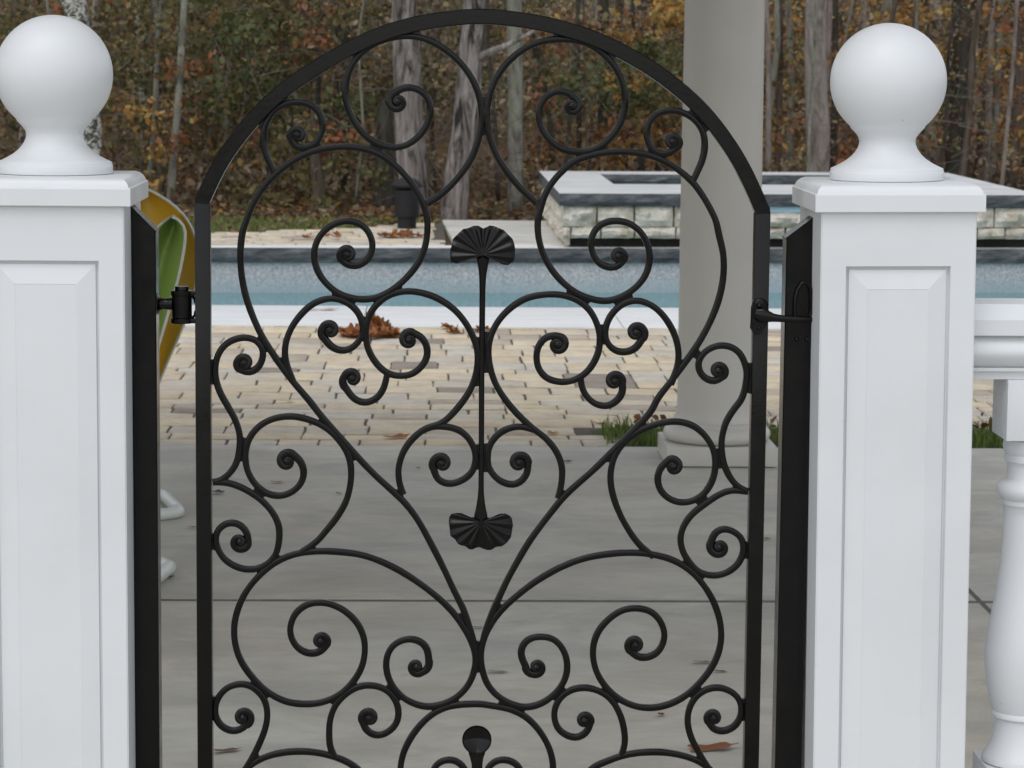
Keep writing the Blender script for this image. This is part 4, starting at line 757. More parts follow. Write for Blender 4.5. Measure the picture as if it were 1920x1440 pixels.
# ------------------------------------------------------------------ porch column and its roof
def col_part(name, build, mats=COLWHITE, smooth=None):
    mb = MB(); build(mb)
    return mb.build(name, mats, column, smooth)
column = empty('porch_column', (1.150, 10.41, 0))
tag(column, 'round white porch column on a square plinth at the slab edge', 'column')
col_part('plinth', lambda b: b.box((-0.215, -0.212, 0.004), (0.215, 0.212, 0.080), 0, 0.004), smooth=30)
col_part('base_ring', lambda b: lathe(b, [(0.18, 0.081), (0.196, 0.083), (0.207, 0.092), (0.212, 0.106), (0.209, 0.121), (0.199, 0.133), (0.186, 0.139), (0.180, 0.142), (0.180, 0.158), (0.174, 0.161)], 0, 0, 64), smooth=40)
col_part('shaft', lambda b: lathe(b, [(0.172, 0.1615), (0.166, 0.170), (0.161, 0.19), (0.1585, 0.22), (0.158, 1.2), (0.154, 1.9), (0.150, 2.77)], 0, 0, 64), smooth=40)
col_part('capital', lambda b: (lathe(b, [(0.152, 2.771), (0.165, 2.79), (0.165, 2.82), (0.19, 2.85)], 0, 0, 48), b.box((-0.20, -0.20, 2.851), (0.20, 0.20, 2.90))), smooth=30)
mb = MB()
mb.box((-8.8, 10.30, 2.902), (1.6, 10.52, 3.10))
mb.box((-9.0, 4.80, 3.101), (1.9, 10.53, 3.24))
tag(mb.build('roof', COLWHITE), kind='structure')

# ------------------------------------------------------------------ gate pillars
def square_prof(mb, prof, cx, cy):
    vs, fs = [], []
    for h, z in prof:
        vs += [(cx - h, cy - h, z), (cx + h, cy - h, z), (cx + h, cy + h, z), (cx - h, cy + h, z)]
    for i in range(len(prof) - 1):
        for k in range(4):
            k2 = (k + 1) % 4
            fs.append((i * 4 + k, i * 4 + k2, (i + 1) * 4 + k2, (i + 1) * 4 + k))
    fs.append((3, 2, 1, 0)); m = (len(prof) - 1) * 4
    fs.append((m, m + 1, m + 2, m + 3))
    mb.add(vs, fs)

def pillar(cx, cy, label, half=0.140, W=0.153, PX=0.0):
    root = empty('gate_pillar', (cx, cy, 0))
    tag(root, label, 'pillar', 'panelled white gate pillars')
    # shaft with a recessed, raised-field panel on each side
    H = 1.318
    mb = MB()
    a0, zt, zb = 0.0455, 1.222, 0.13       # stile width, panel opening top and bottom
    levels = [  # inset from the opening edge, depth below the face
        (0.0, 0.0), (0.0015, 0.011), (0.0065, 0.012), (0.0065, 0.0070), (0.040, 0.0), (0.0408, 0.0005)]
    for q in range(4):
        ca, sa = math.cos(q * math.pi / 2), math.sin(q * math.pi / 2)
        R = lambda x, y, z: (x * ca - y * sa, x * sa + y * ca, z)
        rings = [[(-half, -half, 0), (half, -half, 0), (half, -half, H), (-half, -half, H)]]
        for ins, dep in (levels if q in (0, 2) else []):
            xa = half - a0 - ins
            rings.append([(-xa, -half + dep, zb + ins), (xa, -half + dep, zb + ins), (xa, -half + dep, zt - ins * 1.04), (-xa, -half + dep, zt - ins * 1.04)])
        vs = [R(*p) for r in rings for p in r]
        fs = []
        for i in range(len(rings) - 1):
            for k in range(4):
                k2 = (k + 1) % 4
                fs.append((i * 4 + k, i * 4 + k2, (i + 1) * 4 + k2, (i + 1) * 4 + k))
        m = (len(rings) - 1) * 4
        fs.append((m, m + 1, m + 2, m + 3))
        mb.add(vs, fs)
    mb.add([(-half, -half, H), (half, -half, H), (half, half, H), (-half, half, H)], [(0, 1, 2, 3)])
    bm = bmesh.new(); me_ = bpy.data.meshes.new('tmp'); me_.from_pydata(mb.v, [], mb.f); bm.from_mesh(me_)
    bmesh.ops.remove_doubles(bm, verts=bm.verts, dist=0.00005)
    eds = [e for e in bm.edges if all(abs(abs(v.co.x) - half) < 1e-4 and abs(abs(v.co.y) - half) < 1e-4 for v in e.verts) and abs(e.verts[0].co.z - e.verts[1].co.z) > 0.5]
    bmesh.ops.bevel(bm, geom=eds, offset=0.0022, segments=2, affect='EDGES')
    bm.verts.index_update()
    mb2 = MB(); mb2.add([v.co[:] for v in bm.verts], [[v.index for v in f.verts] for f in bm.faces]); bm.free()
    bpy.data.meshes.remove(me_)
    mb2.build('post_shaft', WHITE, root, 6)
    mb = MB()
    w = W
    square_prof(mb, [(w - 0.008, 1.3185), (w - 0.0015, 1.3190), (w, 1.3205), (w, 1.3500), (w - 0.001, 1.3515), (w - 0.0035, 1.3522), (w - 0.0040, 1.3535), (w - 0.0055, 1.358), (w - 0.009, 1.3630), (w - 0.0145, 1.3675), (w - 0.0200, 1.3695), (w - 0.0225, 1.3700)], 0, 0)
    mb.build('cap', WHITE, root, 28)
    mb = MB()
    r, zc = 0.1062, 1.5500
    prof = [(0.100, 1.3703), (0.1035, 1.3712), (0.1042, 1.3735), (0.1042, 1.3860), (0.1034, 1.3872), (0.1030, 1.3880), (0.1030, 1.3905)]
    cove = [(0.1025, 1.3915), (0.0930, 1.3958), (0.0830, 1.4010), (0.0735, 1.4070), (0.0655, 1.4135), (0.0590, 1.4208), (0.0545, 1.4281), (0.0520, 1.4350), (0.0512, 1.4411), (0.0525, 1.4471), (0.0560, 1.4531), (0.0610, 1.4587), (0.0668, 1.4645)]
    prof += cove
    a0 = math.asin((1.4695 - zc) / r)
    for i in range(28):
        a = a0 + (math.pi / 2 - a0) * i / 27
        prof.append((max(r * math.cos(a), 0.0006), zc + r * math.sin(a)))
    lathe(mb, prof, 0, 0, 72)
    mb.build('ball_finial', WHITE, root, 40)
    return root
pr = pillar(0.857, 4.890, 'white panelled gate pillar with ball finial beside the balustrade')
pr.rotation_euler[1] = -0.0088           # this post leans a touch towards the gate
pillar(-0.677, 4.890, 'white panelled gate pillar with ball finial on the hinge side of the gate')

# jamb posts with sloping tops
def jamb(x0, x1, zhi, zlo, hi_left, label):
    root = empty('jamb_post', ((x0 + x1) / 2, 4.883, 0))
    tag(root, label, 'post', 'black steel jamb posts')
    cx = (x0 + x1) / 2
    xa, xb = x0 - cx, x1 - cx
    zl, zr = (zhi, zlo) if hi_left else (zlo, zhi)
    ya, yb = -0.027, 0.027
    mb = MB(); c = 0.0022
    lo = [(xa + c, ya), (xb - c, ya), (xb, ya + c), (xb, yb - c), (xb - c, yb), (xa + c, yb), (xa, yb - c), (xa, ya + c)]
    zz = lambda x: zl + (zr - zl) * (x - xa) / (xb - xa)
    vs = [(x, y, 0.002) for x, y in lo] + [(x, y, zz(x)) for x, y in lo]
    fs = [(i, (i + 1) % 8, 8 + (i + 1) % 8, 8 + i) for i in range(8)] + [tuple(range(7, -1, -1)), tuple(range(8, 16))]
    mb.add(vs, fs)
    mb.build('tube_post', IRON, root, 30)
    # thin end cap plate welded on the slope
    mb = MB()
    e = 0.002
    vs = [(x * 1.05, y * 1.05, zz(x * 1.05) + dz) for dz in (0.0005, 0.0035) for x, y in ((xa, ya), (xb, ya), (xb, yb), (xa, yb))]
    mb.add(vs, [(3, 2, 1, 0), (4, 5, 6, 7), (0, 1, 5, 4), (1, 2, 6, 5), (2, 3, 7, 6), (3, 0, 4, 7)])
    mb.build('end_cap', IRON, root)
    return root
jl = jamb(-0.5360, -0.4920, 1.310, 1.266, True, 'black steel jamb post carrying the gate hinge')
jr = jamb(0.6580, 0.7085, 1.301, 1.262, False, 'black steel jamb post behind the gate latch')

# ------------------------------------------------------------------ wrought iron gate
YG = 4.88
gate = empty('iron_gate', (0.10, YG, 0.0))
tag(gate, 'black wrought iron scrollwork garden gate with arched top and latch', 'gate')
go = Vector(gate.location)
def gpart(mb, name, smooth=35):
    mb.v = [(x - go.x, y - go.y, z - go.z) for x, y, z in mb.v]
    return mb.build(name, IRON, gate, smooth)
def rect_sec(a, b, c):
    return [(-a + c, -b), (a - c, -b), (a, -b + c), (a, b - c), (a - c, b), (-a + c, b), (-a, b - c), (-a, -b + c)]
def sup_sec(a, b, n=14, e=3.2):
    out = []
    for k in range(n):
        t = 2 * math.pi * (k + 0.5) / n
        c_, s_ = math.cos(t), math.sin(t)
        out.append((a * math.copysign(abs(c_) ** (2 / e), c_), b * math.copysign(abs(s_) ** (2 / e), s_)))
    return out
arch = xs(ARCH)
PL, PR = -0.4085, 0.6150
HW = 0.0140
for px_ , ztop in ((PL, arch[0][1] - 0.004), (PR, arch[-1][1] - 0.004)):
    mb = MB().box((px_ - HW, YG - 0.0155, 0.055), (px_ + HW, YG + 0.0155, ztop), 0, 0.0018)
    gpart(mb, 'frame_post', 30)
path = np.vstack([[PL, arch[0][1] - 0.006], [PL + 0.0005, arch[0][1] + 0.000], arch[1:-1], [PR - 0.0005, arch[-1][1] + 0.000], [PR, arch[-1][1] - 0.006]])
mb = MB(); sweep_plane(mb, path, rect_sec(0.0138, 0.0160, 0.002), YG); gpart(mb, 'arch_bar', 30)
mb = MB().box((PL + HW, YG - 0.0145, 0.075), (PR - HW, YG + 0.0145, 0.103), 0, 0.0018); gpart(mb, 'bottom_rail', 30)

BW, BD = 0.0061, 0.0066
SEC = sup_sec(BW, BD, 18, 4.6)
def add_knob(path, c):
    """path ends near the knob centre c: continue it as a tightening snail"""
    E = path[-1]; t = path[-1] - path[-3]
    v = E - c
    sgn = 1.0 if v[0] * t[1] - v[1] * t[0] > 0 else -1.0
    r0 = float(np.linalg.norm(v)); a0 = math.atan2(v[1], v[0])
    ext, sc, dyv, syv = [], [], [], []
    n = 40; turns = 1.35
    for i in range(1, n + 1):
        u = i / n
        r = 0.0022 + (min(r0, 0.0165) - 0.0022) * (1 - u) ** 0.85
        if i < 6: r = r0 + (r - r0) * i / 6
        a = a0 + sgn * 2 * math.pi * turns * u
        ext.append((c[0] + r * math.cos(a), c[1] + r * math.sin(a)))
        sc.append(1.05 - 0.52 * u); dyv.append(-0.0055 * u); syv.append(1.0 + 0.15 * u)
    return np.array(ext), sc, dyv, syv
def ball(mb, cx, cy, cz, r, ry, n=12):
    vs, fs = [], []
    m = 8
    for j in range(m + 1):
        th = math.pi * j / m
        for k in range(n):
            ph = 2 * math.pi * k / n
            vs.append((cx + r * math.sin(th) * math.cos(ph), cy - ry * math.cos(th), cz + r * math.sin(th) * math.sin(ph)))
    for j in range(m):
        for k in range(n):
            k2 = (k + 1) % n
            fs.append((j * n + k, j * n + k2, (j + 1) * n + k2, (j + 1) * n + k))
    mb.add(vs, fs)
for k0, k1, s in SCROLLS:
    P = xs(s)
    sc = [1.0] * len(P); dyv = [0.0] * len(P); syv = [1.0] * len(P)
    # a hammered bar is never perfectly even
    ph = random.uniform(0, 6)
    sc = [1.0 + 0.035 * math.sin(ph + i * 0.37) + random.uniform(-.012, .012) for i in range(len(P))]
    mb = MB()
    for kk, at_end in ((k1, True), (k0, False)):
        if kk is None: continue
        c = np.array(kk) / 1e4
        if not at_end: P = P[::-1]; sc = sc[::-1]; dyv = dyv[::-1]; syv = syv[::-1]
        ext, s2, d2, y2 = add_knob(P, c)
        # the bar swells a little before it curls
        for i in range(1, 12): sc[-i] *= 1 + 0.16 * (12 - i) / 12
        s2 = [v * (1.20 if j < 12 else 1.20 - 0.005 * (j - 12)) for j, v in enumerate(s2)]
        P = np.vstack([P, ext]); sc = list(sc) + s2; dyv = list(dyv) + d2; syv = list(syv) + y2
        ball(mb, c[0], YG - 0.0050, c[1], 0.0088, 0.0082)
        if not at_end: P = P[::-1]; sc = sc[::-1]; dyv = dyv[::-1]; syv = syv[::-1]
    sweep_plane(mb, P, SEC, YG, np.array(sc), np.array(dyv), np.array(syv))
    gpart(mb, 'scroll', 60)
# molten webs where neighbouring bars run together
LINES = [xs(t[2]) for t in SCROLLS]
LINES.append(arch)
LINES.append(np.c_[np.full(80, PL + HW - BW), np.linspace(0.12, 1.28, 80)])
LINES.append(np.c_[np.full(80, PR - HW + BW), np.linspace(0.12, 1.28, 80)])
STEML = np.array([(0.1028, 1.1469), (0.1024, 1.0087), (0.1031, 0.8496), (0.1031, 0.7946)])
zz_ = np.linspace(STEML[0, 1], STEML[-1, 1], 60)
LINES.append(np.c_[np.interp(-zz_, -STEML[:, 1], STEML[:, 0]), zz_])
def web(P, Q):
    n = len(P)
    if n < 3: return
    mb = MB(); d = BD * 0.80
    vs = []
    for i in range(n):
        m_ = (P[i] + Q[i]) / 2
        vs += [(P[i][0], YG - d, P[i][1]), (m_[0], YG - d + 0.0012, m_[1]), (Q[i][0], YG - d, Q[i][1]), (Q[i][0], YG + d, Q[i][1]), (P[i][0], YG + d, P[i][1])]
    fs = [(i * 5 + k, i * 5 + (k + 1) % 5, i * 5 + 5 + (k + 1) % 5, i * 5 + 5 + k) for i in range(n - 1) for k in range(5)]
    fs += [(4, 3, 2, 1, 0), tuple((n - 1) * 5 + k for k in range(5))]
    mb.add(vs, fs)
    gpart(mb, 'weld', 60)
for i in range(len(LINES)):
    for j in range(i + 1, len(LINES)):
        A, B = LINES[i], LINES[j]
        if i >= len(SCROLLS): continue
        wid = 0.0138 if j == len(SCROLLS) else BW
        D = np.linalg.norm(A[:, None, :] - B[None, :, :], axis=2)
        k = D.argmin(axis=1); dm = D.min(axis=1)
        ok = (dm < BW + wid + 0.0072) & (dm > 0.003)
        i0 = None
        for q in range(len(A) + 1):
            if q < len(A) and ok[q]:
                if i0 is None: i0 = q
            elif i0 is not None:
                web(A[i0:q], B[k[i0:q]]); i0 = None

def fan_leaf(outline, centre, ridges, name):
    O = np.array(outline, float); c = np.array(centre, float)
    d = np.r_[0, np.cumsum(np.linalg.norm(np.diff(np.vstack([O, O[:1]]), axis=0), axis=1))]
    n = 110
    s = np.linspace(0, d[-1], n, endpoint=False)
    Q = np.c_[np.interp(s, d, np.r_[O[:, 0], O[0, 0]]), np.interp(s, d, np.r_[O[:, 1], O[0, 1]])]
    rr = [0.12, 0.3, 0.5, 0.7, 0.86, 0.96, 1.0]
    mb = MB()
    for side in (-1, 1):
        vs = []
        for q in rr:
            for i in range(n):
                th = math.atan2(Q[i, 1] - c[1], Q[i, 0] - c[0])
                p = c + (Q[i] - c) * q
                rip = 0.0030 * (q ** 0.9) * math.sin(ridges * th) if side < 0 else 0.0030 * (q ** 0.9) * math.sin(ridges * th)
                dish = -0.004 * (1 - q) + 0.004 * q * q
                edge = 0.0016 if q < 1 else 0.0006
                vs.append((p[0], YG - 0.008 + rip + dish + (side * edge), p[1]))
        fs = [(j * n + i, j * n + (i + 1) % n, (j + 1) * n + (i + 1) % n, (j + 1) * n + i) for j in range(len(rr) - 1) for i in range(n)]
        fs.append(tuple(range(n)))
        n0 = len(mb.v)
        mb.add(vs, fs)
    m_ = len(rr) * n
    o0 = (len(rr) - 1) * n
    mb.f += [(o0 + i, o0 + (i + 1) % n, m_ + o0 + (i + 1) % n, m_ + o0 + i) for i in range(n)]
    mb.mi += [0] * n
    bm = bmesh.new(); me_ = bpy.data.meshes.new('t'); me_.from_pydata(mb.v, [], mb.f); bm.from_mesh(me_)
    bmesh.ops.recalc_face_normals(bm, faces=bm.faces)
    bm.verts.index_update()
    mb2 = MB(); mb2.add([v.co[:] for v in bm.verts], [[v.index for v in f.verts] for f in bm.faces]); bm.free(); bpy.data.meshes.remove(me_)
    return gpart(mb2, name, 50)
fan_leaf([(0.0891, 1.2210), (0.0804, 1.2198), (0.0674, 1.2143), (0.0555, 1.2112), (0.0451, 1.2141), (0.0426, 1.2228), (0.0428, 1.2337), (0.0455, 1.2446), (0.0478, 1.2566), (0.0562, 1.2653), (0.0670, 1.2752), (0.0778, 1.2774), (0.0843, 1.2805), (0.0930, 1.2819), (0.0984, 1.2792), (0.1028, 1.2756), (0.1071, 1.2776), (0.1147, 1.2820), (0.1234, 1.2805), (0.1321, 1.2773), (0.1408, 1.2735), (0.1496, 1.2649), (0.1573, 1.2573), (0.1606, 1.2476), (0.1620, 1.2389), (0.1614, 1.2258), (0.1593, 1.2160), (0.1490, 1.2089), (0.1392, 1.2104), (0.1294, 1.2169), (0.1152, 1.2201)], (0.1026, 1.2287), 17, 'ginkgo_leaf')
fan_leaf([(0.0883, 0.7400), (0.0806, 0.7405), (0.0707, 0.7449), (0.0663, 0.7482), (0.0564, 0.7488), (0.0487, 0.7471), (0.0443, 0.7404), (0.0433, 0.7314), (0.0450, 0.7203), (0.0467, 0.7058), (0.0556, 0.6980), (0.0600, 0.6913), (0.0667, 0.6874), (0.0744, 0.6852), (0.0810, 0.6807), (0.0888, 0.6793), (0.0953, 0.6825), (0.1008, 0.6849), (0.1064, 0.6819), (0.1141, 0.6780), (0.1218, 0.6790), (0.1306, 0.6837), (0.1416, 0.6860), (0.1525, 0.6927), (0.1591, 0.7028), (0.1612, 0.7140), (0.1627, 0.7263), (0.1610, 0.7374), (0.1565, 0.7441), (0.1488, 0.7480), (0.1389, 0.7474), (0.1301, 0.7440), (0.1213, 0.7395)], (0.1032, 0.7328), 17, 'ginkgo_leaf')
def stem(pts, widths, name, dep=0.007, steps=10):
    P, Wd = [], []
    for i in range(len(pts) - 1):
        for k in range(steps):
            u = k / steps
            P.append((pts[i][0] + (pts[i + 1][0] - pts[i][0]) * u, pts[i][1] + (pts[i + 1][1] - pts[i][1]) * u))
            Wd.append(widths[i] + (widths[i + 1] - widths[i]) * u)
    P.append(pts[-1]); Wd.append(widths[-1])
    Wd = np.convolve(np.r_[[Wd[0]] * 4, Wd, [Wd[-1]] * 4], np.ones(9) / 9, 'valid')
    mb = MB(); sweep_plane(mb, P, sup_sec(1.0, dep, 14, 3.0), YG - 0.001, Wd / 2)
    return gpart(mb, name, 60)
px1 = 0.000976
stem([(0.1031, 1.2274), (0.1032, 1.2156), (0.1033, 1.2039), (0.1029, 1.1882), (0.1027, 1.1616), (0.1024, 1.0087), (0.1031, 0.8496), (0.1031, 0.7946), (0.1030, 0.7746), (0.1030, 0.7575), (0.1030, 0.7435), (0.1031, 0.7244)],
     [v * px1 for v in (25, 23, 18, 13.5, 11.5, 11, 10.5, 10.5, 13.5, 19, 26, 28)], 'leaf_stem')
# spoon shaped bud at the bottom
def spoon():
    c = (0.0988, 0.3174)
    R = 28.3 * px1
    n = 48
    rr = [0.0, 0.25, 0.5, 0.72, 0.9, 1.0]
    mb = MB()
    cols = []
    for side in (0, 1):
        vs = []
        for q in rr:
            for k in range(n):
                th = 2 * math.pi * k / n
                tail = max(0.0, -math.sin(th)) ** 14 * 0.22
                x = c[0] + R * q * math.cos(th) * (1 - 0.0 * tail)
                z = c[1] + R * q * math.sin(th) * (1 + tail) * 0.985
                y = YG - 0.004 + 0.011 * (1 - q * q) * (1.0) - 0.004 * max(0, -math.sin(th)) * q + side * (0.004 if q < 1 else 0.002)
                vs.append((x, y, z))
        mb.add(vs, [(j * n + k, j * n + (k + 1) % n, (j + 1) * n + (k + 1) % n, (j + 1) * n + k)[::(1 if side == 0 else -1)] for j in range(len(rr) - 1) for k in range(n)])
    m_ = len(rr) * n; o0 = m_ - n
    mb.f += [(o0 + k, o0 + (k + 1) % n, m_ + o0 + (k + 1) % n, m_ + o0 + k)[::-1] for k in range(n)]; mb.mi += [0] * n
    gpart(mb, 'bud', 60)
spoon()
stem([(0.0989, 0.2927), (0.0990, 0.2825), (0.0996, 0.2701), (0.1006, 0.2001), (0.1025, 0.0905)], [v * px1 for v in (34, 26, 21, 20, 18)], 'bud_stem')

# hinge (between jamb and gate) and latch
def cylY(mb, x, z, y0, y1, r, n=20): 
    vs = [(x + r * math.cos(2 * math.pi * k / n), y, z + r * math.sin(2 * math.pi * k / n)) for y in (y0, y1) for k in range(n)]
    mb.add(vs, [(k, (k + 1) % n, n + (k + 1) % n, n + k) for k in range(n)] + [tuple(range(n)), tuple(range(2 * n - 1, n - 1, -1))])
hx, hz = (-0.4476, 1.1336)
mb = MB(); lathe(mb, [(0.0165, hz - 0.026), (0.0185, hz - 0.0245), (0.0185, hz + 0.0225), (0.0165, hz + 0.024)], hx, YG, 28); gpart(mb, 'hinge_barrel', 40)
mb = MB(); lathe(mb, [(0.0125, hz + 0.0245), (0.0130, hz + 0.0305), (0.0120, hz + 0.0325)], hx, YG, 24); gpart(mb, 'hinge_pin', 40)
for zz in (hz + 0.020, hz - 0.031):
    mb = MB()
    lathe(mb, [(0.0195, zz - 0.004), (0.0205, zz - 0.003), (0.0205, zz + 0.004), (0.0195, zz + 0.005)], hx, YG, 24)
    mb.box((hx + 0.004, YG - 0.011, zz - 0.0036), (PL - HW + 0.001, YG + 0.011, zz + 0.0046), 0, 0.001)
    gpart(mb, 'hinge_strap', 40)
for sgn, z0 in ((-1, hz + 0.0163), (1, hz - 0.0265)):       # fillets where the straps meet the post
    mb = MB(); P = []
    sweep_plane(mb, [(PL - HW - 0.011, z0 + sgn * 0.000), (PL - HW - 0.005, z0 + sgn * 0.002), (PL - HW - 0.001, z0 + sgn * 0.007), (PL - HW, z0 + sgn * 0.014)], sup_sec(0.0026, 0.010, 10), YG); gpart(mb, 'weld', 60)
mb = MB()
P = [(hx - 0.0175, hz), (hx - 0.026, hz), (hx - 0.034, hz), (hx - 0.040, hz), (hx - 0.0435, hz)]
sweep_plane(mb, P, sup_sec(1, 1, 18, 2), YG, np.array([0.0115, 0.0105, 0.0100, 0.0125, 0.0205]), None, np.array([0.0115, 0.0105, 0.0100, 0.0125, 0.0205])); gpart(mb, 'hinge_arm', 60)
# latch: rounded mount on the gate post, thumb bar reaching past the jamb
lx, lz = (0.6102, 1.1205)
mb = MB()
ol = [(0.5961, 1.1362), (0.5988, 1.1461), (0.6056, 1.1520), (0.6145, 1.1531), (0.6224, 1.1492), (0.6275, 1.1423), (0.6289, 1.1245), (0.6272, 1.1087), (0.6206, 1.0968), (0.6178, 1.0889), (0.6089, 1.0868), (0.6000, 1.0887), (0.5949, 1.0976), (0.5956, 1.1105)]
def plate(mb, ol, y0, y1):
    n = len(ol)
    cx = sum(p[0] for p in ol) / n; cz = sum(p[1] for p in ol) / n
    sh = [((p[0] - cx) * 0.88 + cx, (p[1] - cz) * 0.92 + cz) for p in ol]
    vs = [(p[0], y1, p[1]) for p in ol] + [(p[0], y0 + 0.003, p[1]) for p in ol] + [(p[0], y0, p[1]) for p in sh]
    fs = [(k, (k + 1) % n, n + (k + 1) % n, n + k) for k in range(n)] + [(n + k, n + (k + 1) % n, 2 * n + (k + 1) % n, 2 * n + k) for k in range(n)]
    fs += [tuple(range(2 * n, 3 * n)), tuple(range(n - 1, -1, -1))]
    mb.add(vs, fs)
plate(mb, ol, YG - 0.024, YG - 0.015); gpart(mb, 'latch_plate', 50)
P = [(0.6022, 1.1263), (0.6121, 1.1234), (0.6240, 1.1205), (0.6359, 1.1181), (0.6498, 1.1167), (0.6656, 1.1159), (0.6834, 1.1155), (0.7081, 1.1151)]
mb = MB(); sweep_plane(mb, P, sup_sec(1, 0.005, 14, 2.6), YG - 0.031, np.array([0.008, 0.0125, 0.0115, 0.0078, 0.0066, 0.0060, 0.0052, 0.0045]), np.array([0.004, 0.0, 0, 0, 0, 0, 0, 0.0])); gpart(mb, 'latch_bar', 60)
mb = MB(); q = (0.6077, 1.0977); cylY(mb, q[0], q[1], YG - 0.029, YG - 0.012, 0.0115); gpart(mb, 'latch_pivot', 40)
for q, r in (((0.6108, 1.1392), 0.005), ((0.6097, 1.0987), 0.004)):
    mb = MB(); ball(mb, q[0], YG - 0.026 if r > 0.0045 else YG - 0.030, q[1], r, 0.004); gpart(mb, 'rivet', 60)
# keeper on the latch jamb
jo = Vector(jr.location)
def jpart(mb, name, sm=50):
    mb.v = [(x - jo.x, y - jo.y, z - jo.z) for x, y, z in mb.v]
    return mb.build(name, IRON, jr, sm)
mb = MB()
P = [(0.6766, 1.1110), (0.6752, 1.1307), (0.6757, 1.1525), (0.6792, 1.1703), (0.6868, 1.1821), (0.6957, 1.1832), (0.7029, 1.1724), (0.7052, 1.1546), (0.7057, 1.1329), (0.7040, 1.1230)]
sweep_plane(mb, P, sup_sec(0.0032, 0.0040, 12), YG - 0.031); jpart(mb, 'keeper_loop')
for q in ((0.6803, 1.0783), (0.6991, 1.0784)):
    mb = MB(); ball(mb, q[0], YG - 0.0275, q[1], 0.0042, 0.004); jpart(mb, 'screw')

# ------------------------------------------------------------------ balustrade
def extrude_x(mb, prof, x0, x1, mi=0):
    n = len(prof)
    vs = [(x, p[0], p[1]) for x in (x0, x1) for p in prof]
    mb.add(vs, [(k, n + k, n + (k + 1) % n, (k + 1) % n) for k in range(n)] + [tuple(range(n)), tuple(range(2 * n - 1, n - 1, -1))])
bal = empty('balustrade', (1.9, 4.89, 0))
tag(bal, 'white balustrade with moulded handrail running away from the latch side pillar', 'railing')
bo = Vector(bal.location)
def bpart(mb, name, sm=35):
    mb.v = [(x - bo.x, y - bo.y, z - bo.z) for x, y, z in mb.v]
    return mb.build(name, WHITE, bal, sm)
yc_ = 4.89
half_top = [(-0.078, 1.122), (-0.080, 1.120), (-0.080, 1.092), (-0.078, 1.0905), (-0.060, 1.0900)]
torus = [(-0.060 - 0.022 * math.sin(math.pi * u), 1.0895 - 0.058 * u) for u in np.linspace(0.0, 1.0, 13)]
low = [(-0.058, 1.0310), (-0.066, 1.0305), (-0.066, 1.0245), (-0.056, 1.0240), (-0.056, 1.0085)]
halfp = [(-0.060, 1.1475)] + half_top + torus + low
prof = [(yc_ + a, z) for a, z in halfp] + [(yc_ - a, z) for a, z in reversed(halfp)]
mb = MB(); extrude_x(mb, prof, 0.9905, 3.9); bpart(mb, 'handrail', 30)
mb = MB().box((0.9905, yc_ - 0.085, 0.045), (3.9, yc_ + 0.085, 0.125), 0, 0.006); bpart(mb, 'bottom_rail', 30)
def baluster(cx):
    mb = MB()
    h = 0.064
    mb.box((cx - h, yc_ - h, 0.8945), (cx + h, yc_ + h, 1.0080), 0, 0.002)
    bpart(mb, 'block', 30)
    mb = MB()
    prof = [(0.046, 0.8940), (0.053, 0.889), (0.0555, 0.878), (0.0535, 0.868), (0.0500, 0.862), (0.0515, 0.8585), (0.0515, 0.8500), (0.0475, 0.846), (0.0460, 0.838), (0.0458, 0.818), (0.0475, 0.8145),
            (0.0560, 0.811), (0.0625, 0.8045), (0.0650, 0.796), (0.0632, 0.7875), (0.0575, 0.7800), (0.0545, 0.7770), (0.0548, 0.7690), (0.0505, 0.7640), (0.0500, 0.745), (0.0510, 0.700), (0.0540, 0.650), (0.0595, 0.600),
            (0.0665, 0.560), (0.0730, 0.520), (0.0765, 0.490), (0.0765, 0.465), (0.0735, 0.435), (0.0680, 0.405), (0.0610, 0.380), (0.0585, 0.3735), (0.0600, 0.3715), (0.0605, 0.3640), (0.0590, 0.3620), (0.0540, 0.358),
            (0.0545, 0.340), (0.0580, 0.320), (0.0645, 0.303), (0.0735, 0.288), (0.0760, 0.2835), (0.0760, 0.2760), (0.0700, 0.2740)]
    lathe(mb, prof, cx, yc_, 48)
    bpart(mb, 'turned_baluster', 40)
    mb = MB().box((cx - 0.078, yc_ - 0.078, 0.1255), (cx + 0.078, yc_ + 0.078, 0.2735), 0, 0.002); bpart(mb, 'block', 30)
baluster(1.132)
baluster(1.415)

